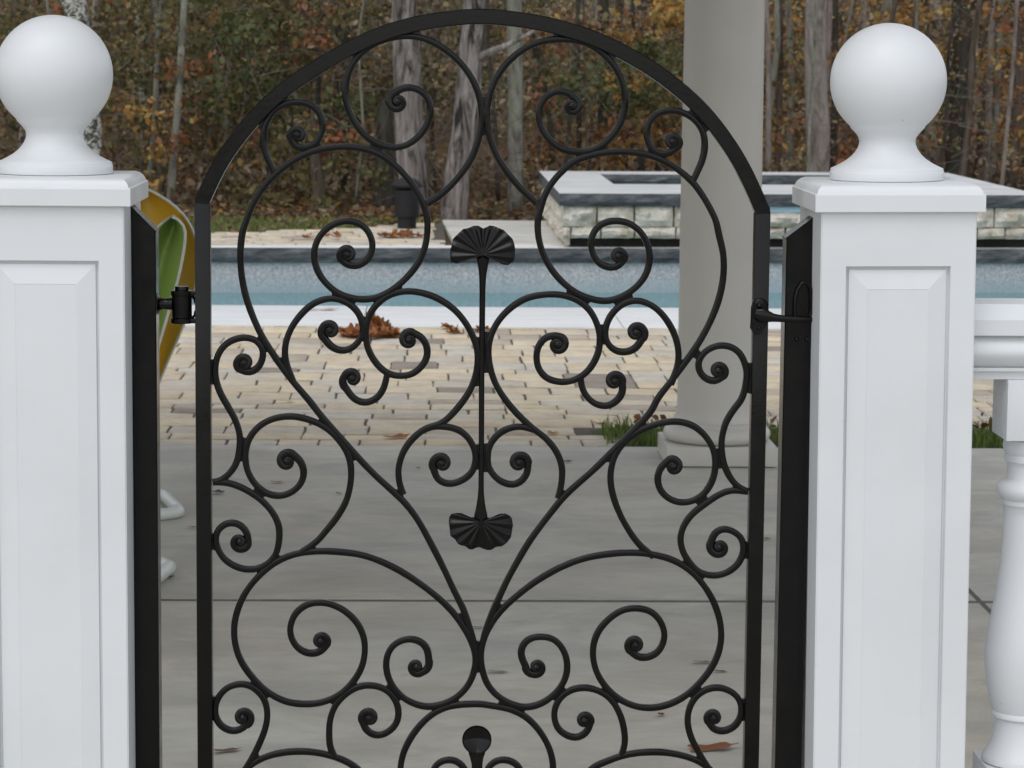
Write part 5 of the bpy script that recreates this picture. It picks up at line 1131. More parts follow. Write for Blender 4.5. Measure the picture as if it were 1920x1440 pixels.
# ------------------------------------------------------------------ petal chair behind the hinge jamb
chair = empty('petal_chair', (-1.02, 9.2, 0))
tag(chair, 'green and yellow curved petal shaped chair on white tubes behind the hinge jamb', 'chair')
co = Vector(chair.location)
def petal(left, right, yfun, mname, name, thick=0.012):
    """left/right: edge curves (x,z) from bottom to top; yfun(t,u) gives depth, t across, u up"""
    n, m = 28, 14
    def samp(c, n):
        c = np.array(c, float); d = np.r_[0, np.cumsum(np.linalg.norm(np.diff(c, axis=0), axis=1))]
        s = np.linspace(0, d[-1], n)
        o = np.c_[np.interp(s, d, c[:, 0]), np.interp(s, d, c[:, 1])]
        k = np.ones(5) / 5
        p = np.vstack([o[:1]] * 2 + [o] + [o[-1:]] * 2)
        return np.c_[np.convolve(p[:, 0], k, 'valid'), np.convolve(p[:, 1], k, 'valid')]
    Lc, Rc = samp(left, n), samp(right, n)
    mb = MB()
    A, B = [], []
    for i in range(n):
        for j in range(m + 1):
            t = j / m; u = i / (n - 1)
            p = Lc[i] * (1 - t) + Rc[i] * t
            A.append((p[0], yfun(t, u), p[1]))
            B.append((p[0] + 0.003, yfun(t, u) + thick, p[1] + 0.002))
    q = m + 1
    mb.add(A, [(i * q + j, i * q + j + 1, (i + 1) * q + j + 1, (i + 1) * q + j) for i in range(n - 1) for j in range(m)], 0)
    mb.add(B, [(i * q + j, (i + 1) * q + j, (i + 1) * q + j + 1, i * q + j + 1) for i in range(n - 1) for j in range(m)], 0)
    mb.v = [(x - co.x, y - co.y, z - co.z) for x, y, z in mb.v]
    o = mb.build(name, mname, chair, 180)
    rim = [i * q for i in range(n)] + [(n - 1) * q + j for j in range(1, q)] + [i * q + m for i in range(n - 2, -1, -1)]
    mb = MB()
    tube(mb, [Vector((A[k][0] - co.x, (A[k][1] + thick / 2) - co.y, A[k][2] - co.z)) for k in rim], [0.0048] * len(rim), 8)
    mb.build('rim', RIMP, o, 180)
    return o
petal([(-1.02, 0.30), (-1.12, 0.55), (-1.15, 0.80), (-1.10, 1.00), (-1.02, 1.10), (-0.99, 1.118)],
      [(-0.985, 0.30), (-0.921, 0.470), (-0.839, 0.652), (-0.797, 0.795), (-0.794, 0.90), (-0.806, 0.985), (-0.847, 1.036), (-0.898, 1.079), (-0.96, 1.112), (-0.985, 1.119)],
      lambda t, u: 9.30 + 0.10 * math.sin(math.pi * t) - 0.03 * u, YELLOWP, 'yellow_shell')
petal([(-0.985, 0.36), (-1.03, 0.55), (-1.05, 0.75), (-1.01, 0.90), (-0.945, 0.965), (-0.915, 0.990), (-0.882, 1.024)],
      [(-0.955, 0.43), (-0.922, 0.560), (-0.884, 0.684), (-0.854, 0.785), (-0.836, 0.854), (-0.822, 0.935), (-0.814, 1.000), (-0.828, 1.024), (-0.850, 1.031), (-0.876, 1.027)],
      lambda t, u: 9.12 + (0.16 * (t / 0.55) if t < 0.55 else 0.16 - 0.20 * (t - 0.55) / 0.45), GREENP, 'green_shell')
def cpart(mb, name, mm, sm=180):
    mb.v = [(p[0] - co.x, p[1] - co.y, p[2] - co.z) for p in mb.v]
    return mb.build(name, mm, chair, sm)
mb = MB()
tube(mb, [(-1.35, 9.45, 0.021), (-1.05, 9.42, 0.021), (-0.945, 9.395, 0.021), (-0.925, 9.37, 0.021), (-0.855, 9.10, 0.021), (-0.845, 9.045, 0.021), (-0.858, 9.02, 0.021), (-0.90, 8.985, 0.021), (-1.15, 8.90, 0.021), (-1.4, 8.83, 0.021)], [0.021] * 10, 14)
cpart(mb, 'base_tube', RIMP)
mb = MB()
tube(mb, [(-1.4, 8.75, 0.021), (-1.0, 8.32, 0.021), (-0.80, 8.10, 0.021), (-0.782, 8.06, 0.021), (-0.785, 8.02, 0.021), (-0.82, 7.80, 0.021), (-0.90, 7.55, 0.021), (-1.4, 7.5, 0.021)], [0.021] * 8, 14)
cpart(mb, 'base_tube', RIMP)
mb = MB()
tube(mb, [(-1.10, 9.425, 0.02), (-1.06, 9.38, 0.2), (-1.01, 9.36, 0.36)], [0.018] * 3, 12)
tube(mb, [(-1.15, 8.905, 0.02), (-1.08, 9.05, 0.2), (-1.0, 9.17, 0.42)], [0.018] * 3, 12)
cpart(mb, 'support_tube', RIMP)
mb = MB()
tube(mb, [(-1.38, 9.44, 0.021), (-1.41, 9.1, 0.021), (-1.40, 8.72, 0.021)], [0.02] * 3, 12)
cpart(mb, 'side_tube', RIMP)

# ------------------------------------------------------------------ path lamp
lamp = empty('path_lamp', (-0.180, 24.05, 0.0))
tag(lamp, 'black cylindrical path lamp with a flat cone lid in front of the shaggy trunk', 'lamp')
mb = MB(); lathe(mb, [(0.085, -0.01), (0.085, 0.10)], 0, 0, 28); mb.build('stem', LAMP, lamp, 40)
mb = MB(); lathe(mb, [(0.100, 0.1005), (0.112, 0.105), (0.112, 0.345), (0.104, 0.349)], 0, 0, 32); mb.build('body', LAMP, lamp, 40)
mb = MB(); lathe(mb, [(0.085, 0.3495), (0.125, 0.362), (0.142, 0.378), (0.142, 0.392), (0.134, 0.400), (0.075, 0.446), (0.03, 0.460)], 0, 0, 32); mb.build('lid', LAMP, lamp, 40)

# ------------------------------------------------------------------ leaf and blade clouds
def quad_cloud(name, pos, size, cols, material, aspect=0.62, up_bias=0.0, parent=None, kind='stuff', fold=0.25):
    n = len(pos)
    a = rng.normal(size=(n, 3)); a[:, 2] *= (1 - up_bias); a /= np.linalg.norm(a, axis=1)[:, None]
    b = rng.normal(size=(n, 3)); b[:, 2] *= (1 - up_bias); b -= a * np.sum(a * b, axis=1)[:, None]; b /= np.linalg.norm(b, axis=1)[:, None]
    nn = np.cross(a, b)
    L = size[:, None] * 0.5; Wd = L * aspect * rng.uniform(0.7, 1.2, (n, 1))
    f = L * fold * rng.uniform(-1, 1, (n, 1))
    v = np.empty((n, 6, 3))
    v[:, 0] = pos - a * L + nn * f
    v[:, 1] = pos - a * L * 0.25 + b * Wd
    v[:, 2] = pos + a * L * 0.45 + b * Wd * 0.8 - nn * f * 0.4
    v[:, 3] = pos + a * L + nn * f
    v[:, 4] = pos + a * L * 0.45 - b * Wd * 0.8 + nn * f * 0.6
    v[:, 5] = pos - a * L * 0.25 - b * Wd
    me = bpy.data.meshes.new(name)
    me.vertices.add(n * 6); me.loops.add(n * 8); me.polygons.add(n * 2)
    me.vertices.foreach_set('co', v.reshape(-1))
    base = (np.arange(n) * 6)[:, None]
    idx = np.concatenate([base + np.array([[0, 1, 2, 3]]), base + np.array([[0, 3, 4, 5]])], axis=1).reshape(-1)
    me.loops.foreach_set('vertex_index', idx.astype(np.int32))
    me.polygons.foreach_set('loop_start', (np.arange(n * 2) * 4).astype(np.int32))
    me.polygons.foreach_set('loop_total', np.full(n * 2, 4, np.int32))
    me.update(calc_edges=True)
    at = me.color_attributes.new('pigment', 'FLOAT_COLOR', 'POINT')
    c4 = np.ones((n, 6, 4)); c4[:, :, :3] = cols[:, None, :]
    at.data.foreach_set('color', c4.reshape(-1))
    me.materials.append(material)
    o = bpy.data.objects.new(name, me); link(o, parent)
    if kind: o['kind'] = kind
    return o

def pick(pal, n, jit=0.25):
    pal = np.array(pal)
    c = pal[rng.integers(0, len(pal), n)]
    return np.clip(c * rng.uniform(1 - jit, 1 + jit, (n, 1)) * rng.uniform(0.93, 1.07, (n, 3)), 0, 1)

OLIVE = [(0.080, 0.076, 0.024), (0.105, 0.090, 0.028), (0.066, 0.070, 0.028), (0.13, 0.105, 0.034), (0.10, 0.068, 0.030)]
GREENL = [(0.058, 0.068, 0.025), (0.075, 0.083, 0.032), (0.095, 0.098, 0.032)]
RUST = [(0.155, 0.058, 0.020), (0.20, 0.080, 0.024), (0.115, 0.046, 0.020), (0.17, 0.085, 0.05)]
GOLD = [(0.27, 0.135, 0.022), (0.24, 0.150, 0.030), (0.21, 0.10, 0.018), (0.30, 0.20, 0.05)]
BROWN = [(0.105, 0.072, 0.042), (0.14, 0.105, 0.066), (0.085, 0.062, 0.042), (0.16, 0.115, 0.062), (0.12, 0.095, 0.045)]

# thickets: clumps of leaves between and behind the trunks
TAN = [(0.20, 0.155, 0.095), (0.24, 0.175, 0.10), (0.17, 0.14, 0.085), (0.22, 0.14, 0.075), (0.19, 0.165, 0.075)]
clumps = []      # x, y, z, radius, palette, count
def clump(pal, x, y, z, r, n): clumps.append((pal, x, y, z, r * 0.80, int(n * 0.62)))
def scatter(pal, x0, x1, z0, z1, y0, y1, num, r, n):
    for _ in range(num):
        y = random.uniform(y0, y1); k = y / 27.0
        clump(pal, random.uniform(x0, x1) * k, y, max(0.02, random.uniform(z0, z1) * (0.85 + 0.15 * k)), r * random.uniform(0.6, 1.35) * k, int(n * random.uniform(0.6, 1.4)))
# general brown brush everywhere, thick low down
scatter(BROWN, -5.2, 7.0, -0.1, 2.6, 29, 42, 170, 0.42, 130)
scatter(TAN, -5.2, 7.0, 0.2, 2.6, 31, 42, 110, 0.5, 90)
scatter(GOLD, -3.2, -0.4, 0.1, 2.3, 28, 36, 40, 0.22, 45)
scatter(RUST, -3.2, -0.4, 0.1, 2.3, 28, 36, 40, 0.26, 50)
scatter(TAN, -0.8, 1.6, 0.0, 2.3, 27.5, 34, 40, 0.34, 60)
scatter(BROWN, -5.2, 7.0, -0.1, 0.6, 27.4, 34, 56, 0.36, 120)
# hinge side: olive and dull green with rust below
scatter(OLIVE, -3.0, -0.3, 0.5, 2.4, 27.5, 33, 58, 0.34, 130)
scatter(BROWN, -3.0, -0.3, 0.0, 2.4, 27.5, 31, 16, 0.28, 70)
scatter(GREENL, -2.4, -0.6, 0.7, 1.9, 26.6, 31, 24, 0.26, 100)
scatter(OLIVE, -4.9, -2.4, 0.7, 2.4, 27, 33, 40, 0.38, 170)
scatter(RUST, -2.7, -0.7, -0.1, 0.75, 26.4, 30, 14, 0.24, 60)
scatter(BROWN, -2.9, -0.5, -0.1, 0.6, 26.2, 29, 16, 0.26, 60)
scatter(GREENL, -2.3, -0.5, 0.5, 2.3, 28, 32, 26, 0.34, 130)
scatter(OLIVE, -2.9, -0.5, -0.1, 0.9, 26.0, 29, 22, 0.28, 90)
scatter(RUST, -5.0, -0.8, 0.3, 2.2, 26.6, 33, 34, 0.22, 60)
scatter(GOLD, -3.7, -2.4, 0.2, 1.1, 26.5, 30, 18, 0.20, 45)
scatter(OLIVE, -0.8, 1.2, 0.8, 2.3, 28, 34, 34, 0.36, 150)
# middle and latch side: gold, rust, brown
scatter(GOLD, 0.9, 2.9, 0.2, 2.1, 28.5, 36, 46, 0.28, 90)
scatter(RUST, 0.9, 3.1, 0.0, 2.0, 28.5, 36, 38, 0.33, 110)
scatter(GREENL, 1.5, 2.8, 1.05, 1.75, 27.5, 31, 16, 0.30, 140)
scatter(OLIVE, 1.2, 2.9, 0.8, 1.8, 28, 33, 16, 0.33, 130)
scatter(GOLD, 2.35, 2.8, 1.55, 2.3, 28, 30, 10, 0.24, 120)
scatter(RUST, 3.2, 4.6, -0.1, 1.6, 28, 35, 22, 0.30, 100)
scatter(TAN, 0.9, 7.0, 0.0, 2.2, 29, 36, 50, 0.32, 80)
scatter(GOLD, 3.2, 7.0, 0.2, 2.3, 29, 37, 70, 0.26, 75)
scatter(RUST, 4.2, 7.0, 0.0, 2.2, 29, 37, 32, 0.32, 100)
scatter(OLIVE, 3.2, 7.0, 0.6, 2.3, 30, 37, 26, 0.36, 120)
by = {}
for pal, x, y, z, r, n in clumps:
    p = rng.normal(size=(n, 3)) * np.array([r, r * 0.8, r * 0.62]) * 0.62 + np.array([x, y, z])
    p = p[p[:, 2] > 0.0]
    key = 'green_undergrowth' if pal in (OLIVE, GREENL) else ('autumn_undergrowth' if pal in (RUST, GOLD) else 'brown_undergrowth')
    by.setdefault(key, []).append((p, pick(pal, len(p))))
for key, lst in by.items():
    P = np.vstack([a for a, b in lst]); Cc = np.vstack([b for a, b in lst])
    quad_cloud(key, P, rng.uniform(0.035, 0.105, len(P)), np.clip(1.5 * (0.88 * Cc + 0.12 * Cc.mean(axis=1, keepdims=True)), 0, 0.55), LEAF)
# deep brush that closes the wood
n = 26000
P = np.c_[rng.uniform(-11, 16, n), rng.uniform(40, 62, n), np.abs(rng.normal(0, 1.7, n))]
P[:, 2] += np.where(P[:, 1] > 38, 5.5 * np.clip((P[:, 1] - 38) / 52, 0, 1) ** 1.4, 0)
quad_cloud('deep_brush', P, rng.uniform(0.12, 0.26, n), pick(BROWN + OLIVE + TAN + RUST[:1], n), LEAF)
# leaf litter on the forest floor and lawn edge
n = 26000
P = np.c_[rng.uniform(-6, 9, n), 25.2 + 17 * rng.random(n) ** 1.5, rng.uniform(-0.02, 0.05, n)]
quad_cloud('leaf_litter', P, rng.uniform(0.04, 0.10, n), pick(BROWN + TAN + RUST[:2] + GOLD[:1], n), LEAF, 0.7, 0.75)
n = 420
P = np.c_[rng.uniform(-3.2, 0.1, n), rng.uniform(22.9, 25.4, n), np.full(n, 0.012)]
P = P[P[:, 1] > np.array([lawn_y(x) - 0.15 for x in P[:, 0]])]
quad_cloud('leaf_litter', P, rng.uniform(0.05, 0.10, len(P)), pick(BROWN + RUST + [(0.32, 0.24, 0.14)], len(P)), DRYLEAF, 0.7, 0.7)

def blades(name, pos, h, cols, wid=0.006):
    n = len(pos)
    th = rng.uniform(0, 2 * math.pi, n); lean = rng.uniform(0.05, 0.6, n)
    d = np.c_[np.cos(th), np.sin(th), np.zeros(n)]
    s = np.c_[-np.sin(th), np.cos(th), np.zeros(n)] * wid
    th2 = rng.uniform(0, 2 * math.pi, n); s = np.c_[np.cos(th2), np.sin(th2), np.zeros(n)] * wid
    hz_ = h[:, None]
    mid = pos + d * hz_ * lean[:, None] * 0.35 + np.array([0, 0, 1]) * hz_ * 0.6
    tip = pos + d * hz_ * lean[:, None] * 1.1 + np.array([0, 0, 1]) * hz_ * (1 - 0.35 * lean[:, None])
    v = np.stack([pos - s, pos + s, mid + s * 0.7, mid - s * 0.7, tip], axis=1)
    me = bpy.data.meshes.new(name)
    me.vertices.add(n * 5); me.loops.add(n * 7); me.polygons.add(n * 2)
    me.vertices.foreach_set('co', v.reshape(-1))
    base = (np.arange(n) * 5)[:, None]
    idx = np.concatenate([base + np.array([[0, 1, 2, 3]]), base + np.array([[3, 2, 4]])], axis=1).reshape(-1)
    me.loops.foreach_set('vertex_index', idx.astype(np.int32))
    st = np.c_[np.arange(n) * 7, np.arange(n) * 7 + 4].reshape(-1)
    me.polygons.foreach_set('loop_start', st.astype(np.int32))
    me.polygons.foreach_set('loop_total', np.tile([4, 3], n).astype(np.int32))
    me.update(calc_edges=True)
    at = me.color_attributes.new('pigment', 'FLOAT_COLOR', 'POINT')
    c4 = np.ones((n, 5, 4)); c4[:, :, :3] = cols[:, None, :]
    at.data.foreach_set('color', c4.reshape(-1))
    me.materials.append(GRASS)
    o = bpy.data.objects.new(name, me); link(o); o['kind'] = 'stuff'
    return o
GR = [(0.10, 0.16, 0.035), (0.13, 0.185, 0.05), (0.16, 0.20, 0.06), (0.24, 0.22, 0.09), (0.26, 0.19, 0.10)]
n = 16000
P = np.c_[rng.uniform(-4.5, 0.3, n), rng.uniform(22.5, 25.3, n), np.full(n, -0.012)]
P = P[P[:, 1] > np.array([lawn_y(x) for x in P[:, 0]])]
quad_n = len(P)
tag(blades('grass', P, rng.uniform(0.025, 0.06, quad_n), pick(GR, quad_n), 0.008), kind='stuff')
n = 3600
P = np.c_[rng.uniform(0.74, 2.75, n), rng.uniform(10.745, 11.20, n), np.full(n, -0.004)]
tag(blades('grass', P, rng.uniform(0.035, 0.11, n) * (0.6 + 0.4 * rng.random(n)), pick(GR[:3], n), 0.0035), kind='stuff')
n = 70
P = np.c_[rng.uniform(0.78, 2.6, n), rng.uniform(10.76, 11.2, n), rng.uniform(0.02, 0.10, n)]
quad_cloud('fallen_leaf_litter', P, rng.uniform(0.03, 0.06, n), pick(RUST, n), DRYLEAF)
mb = MB(); mb.add([(0.70, 10.737, -0.001), (4.4, 10.737, -0.001), (4.4, 11.22, -0.001), (0.70, 11.22, -0.001)], [(0, 1, 2, 3)])
tag(mb.build('planting_bed', TURF), kind='structure')

# bare twigs
mb = MB()
def twig(mb, x, y, z, L, r, az, el, curl):
    pts = []
    p = Vector((x, y, z)); d = Vector((math.cos(az) * math.cos(el), math.sin(az) * math.cos(el), math.sin(el)))
    for i in range(5):
        pts.append(p.copy()); p = p + d * (L / 4)
        d = (d + Vector((random.uniform(-1, 1), random.uniform(-1, 1), random.uniform(-.7, .9))) * curl).normalized()
    tube(mb, pts, [r, r * .85, r * .7, r * .5, r * .25], 4, 0, False)
for _ in range(800):
    y = random.uniform(25.6, 34); k = y / 27
    x = random.uniform(-5, 7) * k
    if random.random() < 0.35: x = random.uniform(-0.9, 1.4) * k
    twig(mb, x, y, random.uniform(0, 2.0), random.uniform(0.4, 1.5), random.uniform(0.002, 0.0045), random.choice((0, math.pi)) + random.uniform(-.9, .9), random.uniform(-0.3, 1.3), 0.28)
tag(mb.build('brush_twigs', TWIG), kind='stuff')

# ------------------------------------------------------------------ trees
def tree(label, pts, widths, material, group=None, sides=16, top=8.5, branches=(), crown=True, flare=1.25):
    """pts: centre line from high to low; widths: full trunk widths in metres"""
    base = pts[-1]
    g = terrain(base[0], base[1])
    root = empty('tree', (base[0], base[1], g))
    tag(root, label, 'tree', group)
    # continue above the frame and down to the ground
    P = [Vector(p) for p in pts]; Wd = list(widths)
    d = (P[0] - P[1]).normalized() if len(P) > 1 else Vector((0, 0, 1))
    up = []
    for i in range(1, 6):
        f = i / 5
        up.append((P[0] + Vector((d.x * 0.6, d.y, 0)) * (top - P[0].z) * f + Vector((0, 0, (top - P[0].z) * f)), Wd[0] * (1 - 0.75 * f)))
    chain = [(p, w) for p, w in reversed(up)] + list(zip(P, Wd))
    if P[-1].z > g + 0.05:
        dd = (P[-1] - P[-2]) if len(P) > 1 else Vector((0, 0, -1))
        e = Vector((P[-1].x + dd.x / max(.1, abs(dd.z)) * 0.4 * (P[-1].z - g), P[-1].y, g - 0.06))
        chain.append((e, Wd[-1] * flare))
    # resample
    pts2, rad2 = [], []
    for (a, wa), (b, wb) in zip(chain, chain[1:]):
        L = (b - a).length; k = max(1, int(L / (0.16 if a.z < 3.5 else 0.8)))
        for i in range(k):
            pts2.append(a.lerp(b, i / k)); rad2.append((wa + (wb - wa) * i / k) / 2)
    pts2.append(chain[-1][0]); rad2.append(chain[-1][1] / 2)
    o = Vector(root.location)
    j = [Vector((random.uniform(-1, 1), random.uniform(-1, 1), 0)) * r * 0.06 for r in rad2]
    mb = MB(); tube(mb, [p + q - o for p, q in zip(pts2, j)], rad2, sides, 0, True, 0.07 if sides > 10 else 0.05)
    trunk = mb.build('trunk', material, root, 180)
    for bp in branches:
        mb = MB(); tube(mb, [Vector(p) - o for p, r in bp], [r for p, r in bp], 8, 0, True, 0.05)
        mb.build('branch', material, root, 180)
    if crown:                       # bare late autumn limbs
        mb = MB()
        tp = chain[0][0]
        for q in range(5):
            az = q * 1.26 + random.random(); L = random.uniform(1.2, 2.4)
            s = chain[2][0].lerp(tp, random.random() * .8)
            tube(mb, [s - o, s + Vector((math.cos(az) * L * .5, math.sin(az) * L * .5, L * .5)) - o, s + Vector((math.cos(az) * L, math.sin(az) * L, L * .9)) - o], [0.05, 0.03, 0.01], 5)
        mb.build('branch', material, root, 180)
    return root
K = 1 / 5000.0
Y1 = 26.2
tree('mottled black and white birch trunk behind the ball of the hinge side pillar', [(-3.4339, 26.2000, 2.0960), (-3.3812, 26.2000, 1.7382), (-3.3255, 26.2000, 1.1732), (-3.3034, 26.2000, 0.8118), (-3.2715, 26.2000, 0.3974)], [44 * Y1 * K] * 3 + [46 * Y1 * K] * 2, BIRCH)
Y1 = 25.55
tree('shaggy grey trunk standing right behind the path lamp', [(-0.2300, 25.5500, 2.1144), (-0.2292, 25.5500, 1.9141), (-0.2022, 25.5500, 1.5126), (-0.1742, 25.5500, 0.9073), (-0.1474, 25.5500, 0.6034), (-0.1143, 25.5500, 0.0436)],
     [v * Y1 * K for v in (46, 46, 50, 53, 58, 62)], BARKG, flare=1.15)
Y1 = 25.3
tree('tall leaning grey trunk with bark scars and a bare side branch left of the spa', [(0.4478, 25.3000, 2.1160), (0.4393, 25.3000, 1.9174), (0.4121, 25.3000, 1.5191), (0.3607, 25.3000, 0.9687), (0.3081, 25.3000, 0.5664), (0.2510, 25.3000, 0.0210)],
     [v * Y1 * K for v in (42, 42, 46, 46, 48, 52)], BARKG,
     branches=[[((0.4814, 25.2500, 1.5298), 0.045), ((0.6150, 25.2000, 1.5957), 0.034), ((0.7482, 25.1500, 1.6515), 0.027), ((0.9104, 25.1000, 1.7319), 0.020), ((1.0321, 25.0500, 1.8117), 0.015), ((1.1287, 25.0000, 1.8712), 0.010)]])
Y1 = 26.4
tree('pale green grey lichen covered straight trunk just left of the spa corner', [(0.8437, 26.4000, 2.1421), (0.8548, 26.4000, 1.5194), (0.8644, 26.4000, 1.0499), (0.8693, 26.4000, 0.5258), (0.8746, 26.4000, -0.0432)], [v * Y1 * K for v in (27, 27, 27, 27, 28)], BARKL)
Y1 = 27.5
tree('smooth grey brown trunk between the porch column and the ball finial', [(3.9683, 27.5000, 2.1951), (3.9822, 27.5000, 1.5986), (3.9980, 27.5000, 1.1628), (4.0290, 27.5000, 0.7801), (4.0338, 27.5000, 0.3409)], [v * Y1 * K for v in (41, 41, 41, 45, 42)], BARKS)
Y1 = 31.0
tree('broad dark mossy trunk right of the ball finial', [(6.2269, 31.0000, 2.2881), (6.2027, 31.0000, 1.8595), (6.1946, 31.0000, 1.3066), (6.1820, 31.0000, 0.6893), (6.1854, 31.0000, 0.1623)], [v * Y1 * K for v in (52, 50, 48, 46, 48)], BARKD)
Y1 = 26.8
tree('slender grey leaning sapling between the hinge side pillar and the arch', [(-2.4073, 26.8000, 2.1182), (-2.4359, 26.8000, 1.7510), (-2.4709, 26.8000, 1.2243), (-2.5166, 26.8000, 0.6949), (-2.5629, 26.8000, 0.1097)], [v * Y1 * K for v in (13, 13, 14, 15, 16)], BARKL, sides=10, crown=False)
Y1 = 29.5
tree('dim brown trunk between the birch and the slender sapling', [(-2.9630, 29.5000, 2.1674), (-2.9846, 29.5000, 1.5899), (-3.0230, 29.5000, 1.1257), (-3.0799, 29.5000, 0.5429)], [v * Y1 * K for v in (19, 18, 18, 20)], BARKB, sides=10)
Y1 = 27.0
tree('short dark brown broken trunk low behind the left heart scroll', [(-1.1332, 27.0000, 0.6568), (-1.1118, 27.0000, 0.3783), (-1.0687, 27.0000, -0.1055)], [v * Y1 * K for v in (20, 24, 24)], BARKB, sides=12, top=1.05, crown=False)
tree('dark mossy stump like trunk directly left of the path lamp', [(-0.4259, 27.0000, 0.9461), (-0.4244, 27.0000, 0.4910), (-0.4439, 27.0000, -0.1280)], [v * Y1 * K for v in (28, 36, 46)], BARKD, sides=12, top=1.1, crown=False)
Y1 = 30.0
tree('dark greenish trunk leaning left behind the arch bar on the latch side', [(2.1720, 30.0000, 1.0446), (2.2662, 30.0000, 0.7477), (2.3925, 30.0000, 0.3306), (2.4373, 30.0000, 0.1514)], [v * Y1 * K for v in (12, 15, 18, 20)], BARKD, sides=10, crown=False, top=1.2)
Y1 = 32.0
tree('thick dark trunk above the arch, left one of a close pair', [(2.0826, 32.0000, 2.2675), (2.1064, 32.0000, 1.4489), (2.0984, 32.0000, 0.6246), (2.0924, 32.0000, 0.1148)], [v * Y1 * K for v in (22, 21, 20, 20)], BARKD, sides=10)
tree('thick brown trunk above the arch, right one of a close pair', [(2.3509, 33.0000, 2.2904), (2.3695, 33.0000, 1.4459), (2.3948, 33.0000, 0.5961), (2.4222, 33.0000, 0.0704)], [v * 33 * K for v in (16, 17, 18, 19)], BARKB, sides=10)
tree('thin dark trunk just left of the porch column', [(2.6150, 31.0000, 2.2526), (2.6337, 31.0000, 1.4590), (2.6569, 31.0000, 0.7835), (2.6916, 31.0000, 0.1663)], [v * 31 * K for v in (11, 11, 12, 12)], BARKD, sides=10)
tree('thin dark trunk leaning right inside the upper latch side scroll', [(1.1782, 30.0000, 1.6877), (1.2648, 30.0000, 1.3927), (1.3463, 30.0000, 1.0375), (1.3994, 30.0000, 0.5617)], [v * 30 * K for v in (11, 11, 12, 12)], BARKD, sides=8, crown=False, top=2.2)
tree('thin straight dark trunk through the curl of the upper latch side scroll', [(1.7274, 31.0000, 1.8174), (1.7404, 31.0000, 1.2671), (1.7611, 31.0000, 0.5913)], [v * 31 * K for v in (9, 9, 10)], BARKD, sides=8, crown=False, top=4)
tree('grey trunk peeping out just above the ball finial', [(5.8093, 34.0000, 2.3446), (5.8218, 34.0000, 1.8754), (5.8607, 34.0000, 0.9321)], [v * 34 * K for v in (22, 22, 22)], BARKL, sides=10)
tree('pale brown slim trunk right of the broad mossy one', [(6.9526, 33.0000, 2.3357), (6.9555, 33.0000, 1.6182), (6.9538, 33.0000, 0.8311), (6.9367, 33.0000, 0.1053)], [v * 33 * K for v in (13, 13, 14, 15)], BARKS, sides=10)
tree('dark brown trunk cut by the frame edge beyond the spa', [(6.9838, 31.5000, 2.3057), (6.9896, 31.5000, 1.5582), (6.9657, 31.5000, 0.7431), (6.9290, 31.5000, 0.1124)], [v * 31.5 * K for v in (20, 20, 21, 22)], BARKB, sides=10)
tree('narrow dark trunk close beside the smooth grey brown one', [(4.8647, 32.0000, 1.8534), (4.8832, 32.0000, 1.0932), (4.8792, 32.0000, 0.2003)], [v * 32 * K for v in (12, 13, 14)], BARKD, sides=8, crown=False, top=5)
tree('narrow dark trunk just right of the porch column', [(4.0591, 31.0000, 2.2668), (4.0790, 31.0000, 1.3493), (4.0755, 31.0000, 0.3628)], [v * 31 * K for v in (13, 13, 14)], BARKB, sides=8)
tree('dark straight trunk above the hinge side scroll of the arch', [(-0.9159, 30.0000, 2.1976), (-0.9149, 30.0000, 1.5503), (-0.9257, 30.0000, 0.7806)], [v * 30 * K for v in (17, 17, 18)], BARKD, sides=8)
r3 = random.Random(21)
for i in range(52):
    yy = r3.uniform(26.8, 36)
    x = (-0.175 + 0.43 * ((i * 0.618034 + 0.31) % 1.0)) * yy
    w = r3.uniform(0.022, 0.085)
    a_, b_ = r3.uniform(-0.10, 0.10), r3.uniform(-0.05, 0.05)
    tree('thin sapling stem among the undergrowth', [(x + a_ * 2.6 + b_, yy, 2.6), (x + a_ * 1.7 - b_, yy, 1.7), (x + a_ * 0.8 + b_, yy, 0.8), (x, yy, 0.02)], [w * .8, w * .88, w * .95, w], r3.choice((BARKB, BARKD, BARKS, BARKL, BARKB)), 'thin saplings among the undergrowth', sides=7, crown=False, top=4.5)
for i, (u, yy, w) in enumerate(((0.128, 29, .07), (0.136, 33, .10), (0.147, 31, .06), (0.152, 36, .14), (0.165, 34, .12), (0.184, 30, .06), (0.189, 37, .18), (0.197, 35, .12), (0.204, 38, .16), (0.212, 33, .09), (0.216, 29, .05), (0.06, 31, .05), (0.072, 35, .13), (0.033, 33, .10), (-0.02, 33, .12), (-0.045, 35, .15), (-0.075, 32, .08), (-0.105, 34, .13), (-0.128, 31, .08), (-0.15, 35, .15))):
    x = u * yy; a_ = r3.uniform(-0.05, 0.05)
    tree('pale grey slim trunk among the undergrowth', [(x + a_ * 2.6, yy, 2.6), (x + a_ * 1.3 + 0.03, yy, 1.4), (x, yy, 0.02)], [w * .85, w * .92, w], (BARKS, BARKL, BARKS, BARKB)[i % 4], 'pale slim trunks among the undergrowth', sides=9, crown=False, top=6)
r2 = random.Random(5)
for i in range(44):
    yy = r2.uniform(35, 56)
    u = (i * 0.618034) % 1.0
    x = (-0.175 + 0.43 * u) * yy
    g = terrain(x, yy)
    w = r2.uniform(0.10, 0.34)
    lean = r2.uniform(-0.06, 0.06)
    tree('dim tree trunk deep in the autumn woods', [(x + lean * 4, yy, g + 4.0), (x + lean * 2, yy, g + 2.0), (x, yy, g + 0.06)], [w * .85, w * .92, w], r2.choice((BARKD, BARKB, BARKD, BARKL)), 'dim tree trunks deep in the woods', sides=8, crown=(i % 2 == 0), top=g + 9)

